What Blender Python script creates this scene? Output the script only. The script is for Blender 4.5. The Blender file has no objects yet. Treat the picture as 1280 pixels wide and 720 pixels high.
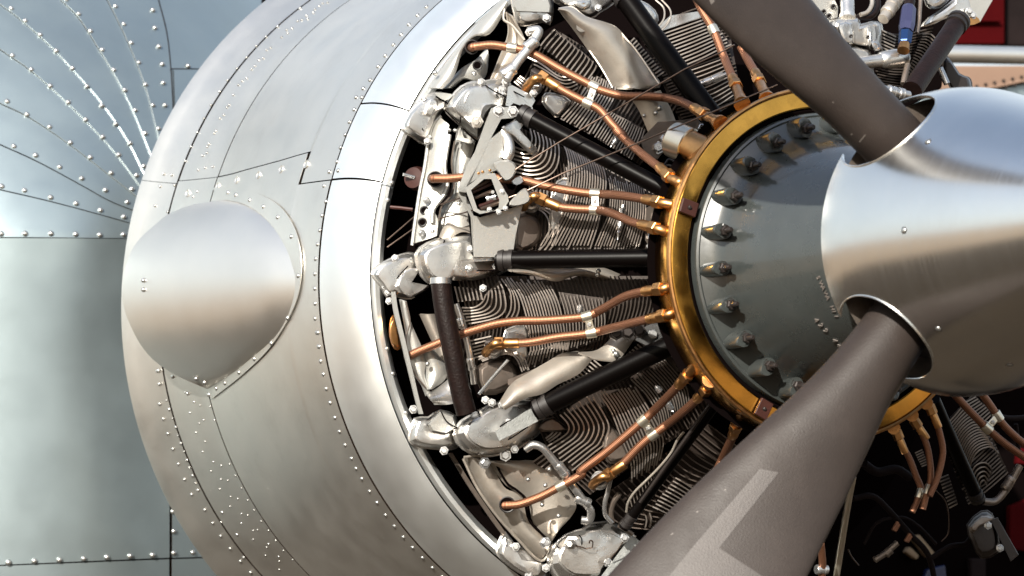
import bpy, math, random
import numpy as np
from mathutils import Vector, Matrix, noise
from mathutils.bvhtree import BVHTree
random.seed(7)
R = math.radians
SC = bpy.context.scene
COL = SC.collection
# ------------------------------------------------------------------ camera
CP = Vector((-2.24728, -4.5, -.38454)); YAW, PIT, FP = .3977, .07527, 3485.34
cd = bpy.data.cameras.new('camera'); cam = bpy.data.objects.new('camera', cd); COL.objects.link(cam)
cam.location = CP; cam.rotation_euler = (math.pi/2+PIT, 0, -YAW)
cd.sensor_width = 36; cd.lens = FP/1280*36; cd.clip_end = 500; cd.clip_start = .1
cd.dof.use_dof = True; cd.dof.focus_distance = 4.75; cd.dof.aperture_fstop = 6.3
SC.camera = cam
# ------------------------------------------------------------------ light
SUN_TO = Vector((-.60, -.66, .44)).normalized()
w = bpy.data.worlds.new('World'); SC.world = w; w.use_nodes = True
nt = w.node_tree; bg = nt.nodes['Background']; sky = nt.nodes.new('ShaderNodeTexSky')
sky.sky_type = 'NISHITA'; sky.sun_disc = False
sky.sun_elevation = math.asin(SUN_TO.z); sky.sun_rotation = math.atan2(SUN_TO.x, SUN_TO.y)
sky.dust_density = 4.0; sky.air_density = 1.0; sky.ozone_density = 1.5
# thin bright cloud all over the sky
tc_ = nt.nodes.new('ShaderNodeTexCoord'); cn = nt.nodes.new('ShaderNodeTexNoise'); cn.inputs['Scale'].default_value = 1.3; cn.inputs['Detail'].default_value = 3
mp_ = nt.nodes.new('ShaderNodeMapping'); mp_.inputs['Scale'].default_value = (1, 1, 2.5); nt.links.new(tc_.outputs['Generated'], mp_.inputs[0]); nt.links.new(mp_.outputs[0], cn.inputs[0])
cr_ = nt.nodes.new('ShaderNodeMapRange'); cr_.inputs[1].default_value = .35; cr_.inputs[2].default_value = .65; cr_.inputs[3].default_value = .5; cr_.inputs[4].default_value = .75
nt.links.new(cn.outputs[0], cr_.inputs[0]); cm_ = nt.nodes.new('ShaderNodeMix'); cm_.data_type = 'RGBA'; cm_.inputs[7].default_value = (3.35, 3.6, 3.65, 1)
sz_ = nt.nodes.new('ShaderNodeSeparateXYZ'); nt.links.new(tc_.outputs['Generated'], sz_.inputs[0])
el_ = nt.nodes.new('ShaderNodeMapRange'); el_.inputs[1].default_value = .30; el_.inputs[2].default_value = .85; el_.inputs[3].default_value = 1.25; el_.inputs[4].default_value = .2
nt.links.new(sz_.outputs[2], el_.inputs[0]); ml_ = nt.nodes.new('ShaderNodeMath'); ml_.operation = 'MULTIPLY'; nt.links.new(cr_.outputs[0], ml_.inputs[0]); nt.links.new(el_.outputs[0], ml_.inputs[1])
nt.links.new(ml_.outputs[0], cm_.inputs[0]); nt.links.new(sky.outputs[0], cm_.inputs[6])
nt.links.new(cm_.outputs[2], bg.inputs[0]); bg.inputs[1].default_value = .13
sl = bpy.data.lights.new('sun', 'SUN'); so = bpy.data.objects.new('sun', sl); COL.objects.link(so)
sl.energy = 4.8; sl.angle = R(.6); sl.color = (1, .95, .86)
so.location = SUN_TO*20; so.rotation_euler = SUN_TO.to_track_quat('Z', 'Y').to_euler()
SC.view_settings.view_transform = 'Standard'; SC.view_settings.look = 'None'
SC.view_settings.exposure = 1.14; SC.view_settings.gamma = 1
SC.render.engine = 'CYCLES'; SC.cycles.max_bounces = 6; SC.cycles.caustics_reflective = False
# ------------------------------------------------------------------ projection helpers
Fv = Vector((math.sin(YAW)*math.cos(PIT), math.cos(YAW)*math.cos(PIT), math.sin(PIT)))
Rv = Fv.cross(Vector((0, 0, 1))).normalized(); Uv = Rv.cross(Fv)
def ray(px, py): return (Fv + Rv*((px-640)/FP) + Uv*((360-py)/FP))
def at(px, py, s):
    """point of the engine plane s (metres ahead of the cowl opening) seen at photo pixel px,py"""
    d = ray(px, py); return CP + d*((-s-CP.y)/d.y)
CR = {'A': (460, 0, 4), 'B': (640, 0, 4), 'C': (460, 160, 4), 'D': (640, 160, 4), 'E': (460, 320, 4), 'F': (640, 320, 4),
      'G': (500, 480, 3), 'H': (660, 480, 3), 'I': (800, 80, 2.77), 'J': (800, 320, 3), 'K': (840, 0, 2.909), 'L': (1000, 460, 2.768),
      '1': (0, 0, 2.4), '2': (0, 200, 2.4), '3': (0, 450, 2.667), '4': (300, 0, 3.273), '5': (350, 400, 2.2514), '0': (0, 0, 1),
      'a': (640, 20, 7.2), 'b': (660, 100, 7.2), 'c': (760, 0, 7.2), 'd': (560, 340, 7.2), 'e': (660, 400, 5.14), 'f': (660, 480, 6),
      'g': (740, 540, 6), 'h': (1060, 480, 3), 'i': (1000, 0, 4.571), 'j': (490, 90, 6), 'k': (490, 200, 6), 'l': (610, 0, 6.545), 'm': (600, 600, 5.818)}
def q(c, *p):
    ox, oy, k = CR[c]; return [(ox+a/k, oy+b/k) for a, b in p]
def resample(pts, n, closed=False):
    P = np.array(pts, float)
    if closed: P = np.vstack([P, P[:1]])
    d = np.r_[0, np.cumsum(np.linalg.norm(np.diff(P, axis=0), axis=1))]
    t = np.linspace(0, d[-1], n+1)[:-1] if closed else np.linspace(0, d[-1], n)
    return np.stack([np.interp(t, d, P[:, k]) for k in range(P.shape[1])], 1)
def smooth(pts, n=6, closed=False):
    """Catmull-Rom through the points"""
    P = [np.array(p, float) for p in pts]; m = len(P); out = []
    for i in range(m if closed else m-1):
        p1, p2 = P[i], P[(i+1) % m]
        p0 = P[(i-1) % m] if closed or i > 0 else 2*p1-p2
        p3 = P[(i+2) % m] if closed or i < m-2 else 2*p2-p1
        for j in range(n):
            t = j/n
            out.append(.5*((2*p1)+(-p0+p2)*t+(2*p0-5*p1+4*p2-p3)*t*t+(-p0+3*p1-3*p2+p3)*t**3))
    if not closed: out.append(P[-1])
    return np.array(out)
# ------------------------------------------------------------------ materials
M = {}
def mat(name, col, metal=0., rough=.5, bump=0., bscale=60., var=0., vscale=8., coat=0., rvar=.0, dirt=None, wavy=0., spec=.5, aniso=0.):
    m = bpy.data.materials.new(name); m.use_nodes = True; n = m.node_tree.nodes; l = m.node_tree.links
    b = n['Principled BSDF']; b.inputs['Base Color'].default_value = (*col, 1); b.inputs['Metallic'].default_value = metal
    b.inputs['Roughness'].default_value = rough; b.inputs['Coat Weight'].default_value = coat; b.inputs['Coat Roughness'].default_value = .08
    b.inputs['Specular IOR Level'].default_value = spec
    g = n.new('ShaderNodeNewGeometry'); pos = g.outputs['Position']
    if var:
        a = n.new('ShaderNodeTexNoise'); a.inputs['Scale'].default_value = vscale; a.inputs['Detail'].default_value = 8; a.inputs['Roughness'].default_value = .65
        l.new(pos, a.inputs[0]); r = n.new('ShaderNodeMapRange'); r.inputs[1].default_value = .3; r.inputs[2].default_value = .7
        r.inputs[3].default_value = 1-var; r.inputs[4].default_value = 1+var; l.new(a.outputs[0], r.inputs[0])
        x = n.new('ShaderNodeVectorMath'); x.operation = 'SCALE'; x.inputs[0].default_value = col; l.new(r.outputs[0], x.inputs['Scale'])
        src = x.outputs[0]
        if dirt:
            dn = n.new('ShaderNodeTexNoise'); dn.inputs['Scale'].default_value = vscale*2.3; dn.inputs['Detail'].default_value = 10; dn.inputs['Roughness'].default_value = .75
            l.new(pos, dn.inputs[0]); dr = n.new('ShaderNodeMapRange'); dr.inputs[1].default_value = .52; dr.inputs[2].default_value = .72
            dr.inputs[4].default_value = dirt[3]; l.new(dn.outputs[0], dr.inputs[0])
            mx = n.new('ShaderNodeMix'); mx.data_type = 'RGBA'; mx.inputs[7].default_value = (*dirt[:3], 1); l.new(dr.outputs[0], mx.inputs[0]); l.new(src, mx.inputs[6]); src = mx.outputs[2]
        l.new(src, b.inputs['Base Color'])
    if rvar:
        a = n.new('ShaderNodeTexNoise'); a.inputs['Scale'].default_value = vscale*3; a.inputs['Detail'].default_value = 9
        l.new(pos, a.inputs[0]); r = n.new('ShaderNodeMapRange'); r.inputs[1].default_value = .3; r.inputs[2].default_value = .7
        r.inputs[3].default_value = max(.02, rough-rvar); r.inputs[4].default_value = rough+rvar; l.new(a.outputs[0], r.inputs[0]); l.new(r.outputs[0], b.inputs['Roughness'])
    nrm = None
    for s_, st, dist in ((bscale, bump, .001), (3.2, wavy, .02)):
        if st:
            a = n.new('ShaderNodeTexNoise'); a.inputs['Scale'].default_value = s_; a.inputs['Detail'].default_value = 5 if s_ > 10 else 1.5
            l.new(pos, a.inputs[0]); u = n.new('ShaderNodeBump'); u.inputs['Strength'].default_value = st; u.inputs['Distance'].default_value = dist
            l.new(a.outputs[0], u.inputs['Height'])
            if nrm: l.new(nrm, u.inputs['Normal'])
            nrm = u.outputs[0]
    if nrm: l.new(nrm, b.inputs['Normal'])
    M[name] = m; return m
mat('skin', (.72, .70, .655), .98, .40, .12, 900, .04, 5, rvar=.03, wavy=.018, dirt=(.30, .25, .2, .12))
mat('blister', (.80, .77, .72), .98, .37, .10, 900, .03, 5, rvar=.02, wavy=0)
mat('lip', (.88, .90, .89), .93, .38, .10, 900, .04, 5, rvar=.04, wavy=.03)
mat('panel', (.30, .36, .38), .85, .42, .12, 700, .06, 3, rvar=.05, wavy=.03)
mat('rivet', (.42, .42, .405), .88, .30, .2, 400, .15, 30)
mat('seam', (.012, .008, .006), 0, .8, spec=0)
mat('polished', (.78, .78, .76), 1., .22, .05, 500, .04, 7, rvar=.05, wavy=.03)
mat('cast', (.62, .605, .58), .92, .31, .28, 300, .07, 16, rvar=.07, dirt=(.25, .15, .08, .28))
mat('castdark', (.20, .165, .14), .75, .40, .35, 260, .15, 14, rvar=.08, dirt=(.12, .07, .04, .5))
mat('sheet', (.42, .38, .33), .75, .42, .3, 300, .08, 9, rvar=.07, dirt=(.20, .12, .07, .3))
mat('bracket', (.42, .415, .39), .65, .42, .5, 420, .06, 12, dirt=(.3, .2, .12, .2))
mat('grain', (.33, .34, .33), .55, .5, .9, 350, .2, 120)
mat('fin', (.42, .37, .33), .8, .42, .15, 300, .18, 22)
mat('black', (.006, .004, .0035), 0, .55)
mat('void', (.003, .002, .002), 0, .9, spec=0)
mat('tubeblack', (.0015, .001, .0009), 0, .38, .1, 200, spec=.06)
mat('hoseblack', (.0065, .003, .0025), 0, .45, .8, 260, .4, 60, spec=.2)
mat('blade', (.023, .0175, .0152), .0, .50, .40, 420, .14, 9, rvar=.05, spec=.24, dirt=(.05, .04, .035, .2))
mat('decal', (.037, .030, .027), .05, .55, .55, 420, .10, 40)
mat('decaltext', (.11, .095, .085), .05, .6, .3, 420, .2, 90)
mat('gear', (.030, .034, .033), .0, .30, .2, 60, .14, 12, coat=.75, rvar=.06, dirt=(.07, .06, .05, .12))
mat('brass', (.60, .31, .06), 1., .20, .12, 40, .30, 7, rvar=.10, wavy=.35, dirt=(.25, .12, .03, .5))
mat('brassfit', (.50, .26, .10), 1., .33, .1, 200, .2, 40, rvar=.06)
mat('clamp', (.62, .57, .47), .9, .28, .1, 300)
mat('finback', (.11, .088, .075), .7, .45, .2, 300, .2, 20)  # darker copy of fin for the deep rows; shade put into the colour
mat('barrel', (.028, .020, .016), .4, .5, .3, 200, .2, 20)  # near-black for fin gaps and shaded parts; shade is in the colour
mat('steel', (.50, .50, .50), .9, .28, .15, 200, .15, 20, rvar=.06, dirt=(.2, .14, .1, .3))
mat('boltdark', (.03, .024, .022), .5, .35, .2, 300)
mat('rust', (.035, .010, .007), .2, .45, .2, 100, .2, 30)
mat('blue', (.008, .03, .10), .6, .30)
mat('violet', (.055, .058, .12), .6, .28)
mat('wire', (.10, .07, .055), .8, .35)
mat('red', (.035, .001, .0016), 0, .8, .1, 30, .2, 4, spec=.04)
mat('bluepaint', (.003, .008, .04), 0, .4)
mat('beige', (.19, .125, .092), .0, .6, .1, 100, .06, 5, spec=.1)
mat('dark', (.008, .005, .005), 0, .8, .2, 20, .4, 5, spec=.1)
mat('ground', (.22, .155, .095), 0, .9, .4, 12, .10, 2.5, dirt=(.13, .10, .06, .4))
mat('ground_shade', (.026, .018, .0105), 0, .9, .4, 60, .25, 2, spec=.2)  # dark tone in place of the aircraft's shadow on the ground
# braided copper hose
m = mat('braid', (.50, .23, .12), .8, .46); n = m.node_tree.nodes; l = m.node_tree.links; b = n['Principled BSDF']
uv = n.new('ShaderNodeUVMap'); sp = n.new('ShaderNodeSeparateXYZ'); l.new(uv.outputs[0], sp.inputs[0])
def mth(op, a, c=None, d=None):
    x = n.new('ShaderNodeMath'); x.operation = op
    for i, v in enumerate((a, c, d)):
        if v is None: continue
        if isinstance(v, (int, float)): x.inputs[i].default_value = v
        else: l.new(v, x.inputs[i])
    return x.outputs[0]
uu = mth('MULTIPLY', sp.outputs[0], 2*math.pi*9); vv = mth('MULTIPLY', sp.outputs[1], 2*math.pi/.0048)
wv = mth('MULTIPLY', mth('SINE', mth('ADD', uu, vv)), mth('SINE', mth('SUBTRACT', uu, vv)))
fac = mth('MULTIPLY_ADD', wv, .5, .5)
mx = n.new('ShaderNodeMix'); mx.data_type = 'RGBA'; mx.inputs[6].default_value = (.09, .035, .018, 1); mx.inputs[7].default_value = (.33, .155, .088, 1)
l.new(fac, mx.inputs[0]); l.new(mx.outputs[2], b.inputs['Base Color'])
bu = n.new('ShaderNodeBump'); bu.inputs['Strength'].default_value = .45; bu.inputs['Distance'].default_value = .0007
l.new(fac, bu.inputs['Height']); l.new(bu.outputs[0], b.inputs['Normal'])
# fine circular brushing on the spinner
m = M['polished']; n = m.node_tree.nodes; l = m.node_tree.links; b = n['Principled BSDF']
g_ = n.new('ShaderNodeNewGeometry'); mpn = n.new('ShaderNodeMapping'); mpn.inputs['Scale'].default_value = (9, 420, 9); l.new(g_.outputs['Position'], mpn.inputs[0])
bn = n.new('ShaderNodeTexNoise'); bn.inputs['Scale'].default_value = 1; bn.inputs['Detail'].default_value = 5; l.new(mpn.outputs[0], bn.inputs[0])
brr = n.new('ShaderNodeMapRange'); brr.inputs[1].default_value = .35; brr.inputs[2].default_value = .7; brr.inputs[3].default_value = .19; brr.inputs[4].default_value = .25; l.new(bn.outputs[0], brr.inputs[0]); l.new(brr.outputs[0], b.inputs['Roughness'])
bbu = n.new('ShaderNodeBump'); bbu.inputs['Strength'].default_value = .025; bbu.inputs['Distance'].default_value = .0006; l.new(bn.outputs[0], bbu.inputs['Height']); l.new(bbu.outputs[0], b.inputs['Normal'])
# ------------------------------------------------------------------ object helpers
def thing(name, label, cat, loc, group=None):
    o = bpy.data.objects.new(name, None); COL.objects.link(o); o.location = loc; o.empty_display_size = .05
    o['label'] = label; o['category'] = cat
    if group: o['group'] = group
    return o
def origin_of(p):
    v = Vector((0, 0, 0))
    while p is not None: v += p.location; p = p.parent
    return v
def mk(name, V, F, mt, parent=None, sm=True, bevel=0, subd=0, solid=0, uvs=None, label=None, cat=None, kind=None, group=None, angle=35, sharp=38):
    V = [Vector(v) for v in V]
    if parent is None:
        o0 = sum(V, Vector())/len(V)
    else: o0 = origin_of(parent)
    me = bpy.data.meshes.new(name); me.from_pydata([tuple(v-o0) for v in V], [], F); me.update()
    if sm: me.polygons.foreach_set('use_smooth', [True]*len(F)); me.set_sharp_from_angle(angle=R(sharp))
    if uvs is not None:
        ul = me.uv_layers.new(name='UVMap'); k = 0
        for f in uvs:
            for c in f: ul.data[k].uv = c; k += 1
    me.materials.append(M[mt] if isinstance(mt, str) else mt)
    o = bpy.data.objects.new(name, me); COL.objects.link(o)
    if parent is None: o.location = o0
    else: o.parent = parent
    if solid:
        d = o.modifiers.new('thick', 'SOLIDIFY'); d.thickness = abs(solid); d.offset = -1 if solid > 0 else 1; o.modifiers.new('es', 'EDGE_SPLIT').split_angle = R(40)
    if bevel:
        d = o.modifiers.new('bevel', 'BEVEL'); d.width = bevel; d.segments = 2; d.limit_method = 'ANGLE'; d.angle_limit = R(angle); d.harden_normals = False
    if subd:
        d = o.modifiers.new('sub', 'SUBSURF'); d.levels = subd; d.render_levels = subd
    if label: o['label'] = label
    if cat: o['category'] = cat
    if kind: o['kind'] = kind
    if group: o['group'] = group
    return o
def fixn(o):
    import bmesh
    b = bmesh.new(); b.from_mesh(o.data); bmesh.ops.remove_doubles(b, verts=b.verts, dist=1e-6); bmesh.ops.recalc_face_normals(b, faces=b.faces); b.to_mesh(o.data); b.free()
def grid_faces(nu, nv, cu=False, cv=False):
    F = []
    for i in range(nu if cu else nu-1):
        for j in range(nv if cv else nv-1):
            a = i*nv+j; b_ = ((i+1) % nu)*nv+j; c = ((i+1) % nu)*nv+(j+1) % nv; d = i*nv+(j+1) % nv
            F.append((a, b_, c, d))
    return F
def frames(P):
    P = [Vector(p) for p in P]; T = []
    for i in range(len(P)):
        a = P[max(0, i-1)]; c = P[min(len(P)-1, i+1)]; T.append((c-a).normalized())
    up = Vector((0, 0, 1)) if abs(T[0].z) < .9 else Vector((1, 0, 0))
    N = [(up-T[0]*up.dot(T[0])).normalized()]
    for i in range(1, len(P)):
        v = N[-1]-T[i]*N[-1].dot(T[i]); N.append(v.normalized())
    return P, T, N
def tube(name, pts, rad, mt, parent, nseg=12, cap=True, **kw):
    P, T, N = frames(pts); rr = rad if hasattr(rad, '__len__') else [rad]*len(P); V = []; L = [0]
    for i in range(1, len(P)): L.append(L[-1]+(P[i]-P[i-1]).length)
    for i, p in enumerate(P):
        B = T[i].cross(N[i])
        for k in range(nseg):
            a = 2*math.pi*k/nseg; V.append(p+(N[i]*math.cos(a)+B*math.sin(a))*rr[i])
    F = grid_faces(len(P), nseg, cv=True); U = []
    for i in range(len(P)-1):
        for k in range(nseg):
            U.append([(k/nseg, L[i]), (k/nseg, L[i+1]), ((k+1)/nseg, L[i+1]), ((k+1)/nseg, L[i])])
    if cap:
        F.append(tuple(range(nseg))[::-1]); U.append([(0, 0)]*nseg)
        F.append(tuple((len(P)-1)*nseg+k for k in range(nseg))); U.append([(0, 0)]*nseg)
    F = [tuple(reversed(f)) for f in F]; U = [list(reversed(u)) for u in U]
    o = mk(name, V, F, mt, parent, uvs=U, **kw)
    return o
def P3(px, s, n=5):
    """smooth 3D path through photo pixels, s constant or one per point"""
    ss = s if hasattr(s, '__len__') else [s]*len(px)
    Q = smooth([(*p, k) for p, k in zip(px, ss)], n)
    return [at(*c) for c in Q]
def lathe(name, prof, mt, parent, c=(0, 0), ph0=0, ph1=2*math.pi, n=96, **kw):
    """prof (s, r) about the engine axis"""
    full = abs(ph1-ph0-2*math.pi) < 1e-6; V = []; m = n if full else n+1
    for i in range(m):
        a = ph0+(ph1-ph0)*i/n
        for s, r in prof: V.append((c[0]+r*math.cos(a), -s, c[1]+r*math.sin(a)))
    return mk(name, V, grid_faces(m, len(prof), cu=full), mt, parent, **kw)
def rod(name, a, b_, prof, mt, parent, n=16, sm=True, **kw):
    """lathe about the segment a-b; prof (fraction along, radius)"""
    a = Vector(a); b_ = Vector(b_); d = (b_-a); u = d.normalized()
    x = u.cross(Vector((0, 0, 1)) if abs(u.z) < .9 else Vector((1, 0, 0))).normalized(); y = u.cross(x); V = []
    for t, r in prof:
        for k in range(n):
            g = 2*math.pi*k/n; V.append(a+d*t+(x*math.cos(g)+y*math.sin(g))*r)
    F = grid_faces(len(prof), n, cv=True)
    F = [tuple(reversed(f)) for f in F]
    F.append(tuple(range(n))); F.append(tuple((len(prof)-1)*n+k for k in range(n))[::-1])
    F = [tuple(reversed(f)) for f in F]
    return mk(name, V, F, mt, parent, sm=sm, **kw)
# shared small meshes (unit sized, pointing along +Z)
def unit_mesh(name, prof, n, mt, sm=True):
    V = []; F = []
    for z, r in prof:
        for k in range(n): V.append((r*math.cos(2*math.pi*k/n), r*math.sin(2*math.pi*k/n), z))
    F = [tuple(reversed(f)) for f in grid_faces(len(prof), n, cv=True)]
    F.append(tuple((len(prof)-1)*n+k for k in range(n)))
    me = bpy.data.meshes.new(name); me.from_pydata(V, [], F)
    if sm: me.polygons.foreach_set('use_smooth', [True]*len(F))
    me.materials.append(M[mt]); return me
DOME = [(-.3, 1.05), (0, 1), (.25, .93), (.5, .75), (.68, .48), (.76, .2)]
RIV = unit_mesh('rivet', DOME, 12, 'rivet')
HEX = unit_mesh('bolt', [(-.5, 1.3), (.12, 1.3), (.12, 1.0), (.85, .95), (1.0, .75)], 6, 'steel', False)
HEXS = unit_mesh('bolt_steel', [(-.5, 1.4), (.15, 1.4), (.15, 1.05), (.9, 1.0), (1.05, .8)], 6, 'steel', False)
HEXD = unit_mesh('bolt_dark', [(-.5, 1.4), (.15, 1.4), (.15, 1.05), (.95, 1.0), (1.1, .8)], 6, 'boltdark', False)
HEXB = unit_mesh('bolt_brass', [(-.9, 1.0), (-.85, 1.1), (.85, 1.1), (.9, 1.0)], 6, 'brassfit', False)
def put(me, name, P, nrm, parent, r, rz=None, zs=1):
    o = bpy.data.objects.new(name, me); COL.objects.link(o); o.parent = parent; o.location = Vector(P)-origin_of(parent)
    o.rotation_mode = 'QUATERNION'; qn = Vector(nrm).normalized().to_track_quat('Z', 'Y')
    if rz is not None: qn = qn @ Matrix.Rotation(rz, 4, 'Z').to_quaternion()
    o.rotation_quaternion = qn; o.scale = (r, r, r*zs); return o
VIEWN = -Fv; FWD = Vector((0, -1, 0))
def bolts(px, s, parent, r=.006, me=None, name='bolt', nrm=None):
    ss = s if hasattr(s, '__len__') else [s]*len(px)
    for (p, k) in zip(px, ss): put(me or HEX, name, at(p[0], p[1], k), nrm or (FWD+Vector((-.35, 0, .05))), parent, r, random.random()*3)
def pixc(P):
    P = np.array(P, float); a = 0; cx = cy = 0
    for i in range(len(P)):
        x0, y0 = P[i]; x1, y1 = P[(i+1) % len(P)]; k = x0*y1-x1*y0; a += k; cx += (x0+x1)*k; cy += (y0+y1)*k
    return np.array([cx/(3*a), cy/(3*a)])
def dome(name, px, s0, s1, mt, parent, prof=None, soft=2, wob=.0008, ctr=None, **kw):
    """a cast body: traced outline at depth s0, rounded up to s1 in front"""
    P = smooth(px, soft, True) if soft else np.array(px, float)
    c = np.array(ctr) if ctr is not None else pixc(P)
    crisp = prof is None; prof = prof or [(-.06, 0), (-.06, .25), (-.045, .28), (.015, .285), (.022, .33), (.035, .60), (.09, .80), (.21, .92), (.26, .935), (.272, 1.0), (.60, 1.02)]
    kw.setdefault('sharp', 24)
    n = len(P); V = []
    for i, (ins, h) in enumerate(prof):
        for p in P:
            u = c+(p-c)*(1-ins); v = at(u[0], u[1], s0+(s1-s0)*h)
            if wob and i > 0:
                v = v+Vector(noise.noise_vector(v*28))*wob+Vector(noise.noise_vector(v*75))*wob*.35
            V.append(v)
    V.append(at(c[0], c[1], s1)); F = [tuple(f) for f in grid_faces(len(prof), n, cv=True)]
    k = len(V)-1; b0 = (len(prof)-1)*n
    F += [(b0+i, k, b0+(i+1) % n) for i in range(n)]
    ar = sum(P[i][0]*P[(i+1) % n][1]-P[(i+1) % n][0]*P[i][1] for i in range(n))
    if ar < 0: F = [tuple(reversed(f)) for f in F]
    F = [tuple(f) for f in F]
    return mk(name, V, F, mt, parent, **kw)
PILLOW = [(0, 0), (0, .5), (.02, .75), (.06, .9), (.14, 1), (.5, 1.0)]
FLATP = [(0, 0), (0, .8), (.015, 1), (.5, 1.0)]
def loft(name, A, B, sA, sB, mt, parent, bulge=0., nu=24, nv=9, thick=.003, soft=4, wob=.001, **kw):
    """pressed sheet stretched between two traced edges, bowed forward by bulge"""
    A = resample(smooth(A, soft), nu); B = resample(smooth(B, soft), nu); V = []
    for i in range(nu):
        for j in range(nv):
            t = j/(nv-1); u = A[i]*(1-t)+B[i]*t
            v = at(u[0], u[1], sA*(1-t)+sB*t+bulge*4*t*(1-t))
            V.append(v+Vector(noise.noise_vector(v*14))*wob)
    o = mk(name, V, grid_faces(nu, nv), mt, parent, **kw)
    d = o.modifiers.new('thick', 'SOLIDIFY'); d.thickness = thick; d.offset = 0
    o.modifiers.new('es', 'EDGE_SPLIT').split_angle = R(40)
    return o
def fins(A, B, n, s, parent, w=1.95, depth=.012, mt='fin', nn=26, ends=0.3, soft=4, skip=0):
    """n thin cooling fins, each a strip of its own, between two traced fins"""
    A = resample(smooth(A, soft), nn); B = resample(smooth(B, soft), nn); V = []
    for i in range(nn):
        for j in range(5):
            u = A[i]*(1-j/4)+B[i]*j/4; V.append(at(u[0], u[1], (s(u[0], u[1]) if callable(s) else s)-depth*.98))
    mk('barrel', V, grid_faces(nn, 5), 'barrel', parent)
    for i in range(n):
        t = i/(n-1) if n > 1 else 0; C_ = A*(1-t)+B*t; V = []
        jit = random.uniform(-.0012, .0012)
        a0 = random.randint(0, 1); C_ = C_[a0:nn-random.randint(0, 1)]; k = len(C_)
        T = np.gradient(C_, axis=0); T /= np.linalg.norm(T, axis=1)[:, None]+1e-9; N = np.stack([-T[:, 1], T[:, 0]], 1)
        for j in range(k):
            sj = s(C_[j][0], C_[j][1]) if callable(s) else s
            a = C_[j]+N[j]*w/2; b_ = C_[j]-N[j]*w/2
            f = .35*N[j]*w/2
            V += [at(a[0], a[1], sj-depth), at(*(a-f*.6), sj+jit), at(*(b_+f*.6), sj+jit), at(b_[0], b_[1], sj-depth)]
        F = [tuple(f) for f in grid_faces(k, 4)]; e = (k-1)*4
        F += [(0, 1, 2, 3), (e+3, e+2, e+1, e)]
        mk('cooling_fin', V, F, mt, parent, sm=False)
# ------------------------------------------------------------------ ground
mk('ground', [(-400, -400, -2), (400, -400, -2), (400, 400, -2), (-400, 400, -2)], [(0, 1, 2, 3)], 'ground', sm=False, kind='structure')
mk('ground_shade_disc', [(8*math.cos(k*.1963)-.5, 8*math.sin(k*.1963)+.3, -1.992) for k in range(32)], [tuple(range(32))], 'ground_shade', sm=False, kind='structure')  # added unseen disc; its dark colour stands in for the aircraft's ground shadow
# ------------------------------------------------------------------ cowling
PS = np.array([(-.90, .822), (-.885, .815), (-.86, .800), (-.80, .774), (-.72, .752), (-.65, .737), (-.5, .722), (-.3, .701), (-.2, .688), (-.115, .675), (-.07, .666), (-.035, .652), (-.012, .635), (0, .620)])
def rprof(s):
    xs = PS[:, 0]; i = int(np.clip(np.searchsorted(xs, s)-1, 0, len(xs)-2)); 
    if s <= xs[0]: return PS[0, 1]-(s-xs[0])*.55
    if s >= xs[-1]: return PS[-1, 1]
    p0 = PS[max(i-1, 0)]; p1 = PS[i]; p2 = PS[i+1]; p3 = PS[min(i+2, len(xs)-1)]
    m1 = (p2[1]-p0[1])/(p2[0]-p0[0]); m2 = (p3[1]-p1[1])/(p3[0]-p1[0]) if p3[0] > p1[0] else 0
    h = p2[0]-p1[0]; t = (s-p1[0])/h
    return (2*t**3-3*t*t+1)*p1[1]+(t**3-2*t*t+t)*h*m1+(-2*t**3+3*t*t)*p2[1]+(t**3-t*t)*h*m2
def cowl_hit(px, py, off=0.):
    """where the sight line through a photo pixel meets the cowl skin (+off): point, normal, s, phi"""
    d = ray(px, py); best = None; t0 = 3.9; prev = None; k = 0
    while t0 < 6.2:
        P = CP+d*t0; s = -P.y; r = math.hypot(P.x, P.z); f = r-rprof(min(s, 0))-off
        if best is None or abs(f) < best[0]: best = (abs(f), t0)
        if prev is not None and f < 0 <= prev and s < .02:
            lo, hi = t0-.02, t0
            for _ in range(22):
                mid = (lo+hi)/2; P = CP+d*mid; f = math.hypot(P.x, P.z)-rprof(min(-P.y, 0))-off
                if f > 0: lo = mid
                else: hi = mid
            best = (0, hi); break
        if s > -1.3 and s < .02 or prev is None: prev = f
        t0 += .02
    P = CP+d*best[1]; s = -P.y; phi = math.atan2(P.z, P.x) % (2*math.pi)
    dr = (rprof(s+.005)-rprof(s-.005))/.01
    N = Vector((math.cos(phi), dr, math.sin(phi))).normalized()
    return P, N, s, phi
cow = thing('engine_cowling', 'big silver riveted engine cowling ring with polished rounded lip around the open engine', 'cowling', (0, .45, 0))
def pt(s, phi, dr=0): r = rprof(s)+dr; return Vector((r*math.cos(phi), -s, r*math.sin(phi)))
def skin(name, s0, s1, pa, pb, mt, ns=14, nphi=60, dr=0, thick=.003, extra=(), **kw):
    """panel of the cowl between stations s0..s1 and angle limits (numbers or functions of s)"""
    V = []; fa = pa if callable(pa) else (lambda s: pa); fb = pb if callable(pb) else (lambda s: pb)
    sl_ = sorted([s0+(s1-s0)*i/(ns-1) for i in range(ns)]+list(extra)); ns = len(sl_)
    for s in sl_:
        for j in range(nphi): 
            a = fa(s); V.append(pt(s, a+(fb(s)-a)*j/(nphi-1), dr))
    o = mk(name, V, [tuple(reversed(f)) for f in grid_faces(ns, nphi)], mt, cow, **kw)
    o.data.materials.append(M['seam']); d = o.modifiers.new('thick', 'SOLIDIFY'); d.thickness = thick; d.offset = -1; d.material_offset_rim = 1
    o.modifiers.new('es', 'EDGE_SPLIT').split_angle = R(40)
    return o
G = .0036
phiA = np.mean([cowl_hit(454, 128)[3], cowl_hit(500, 137)[3]])
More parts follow.
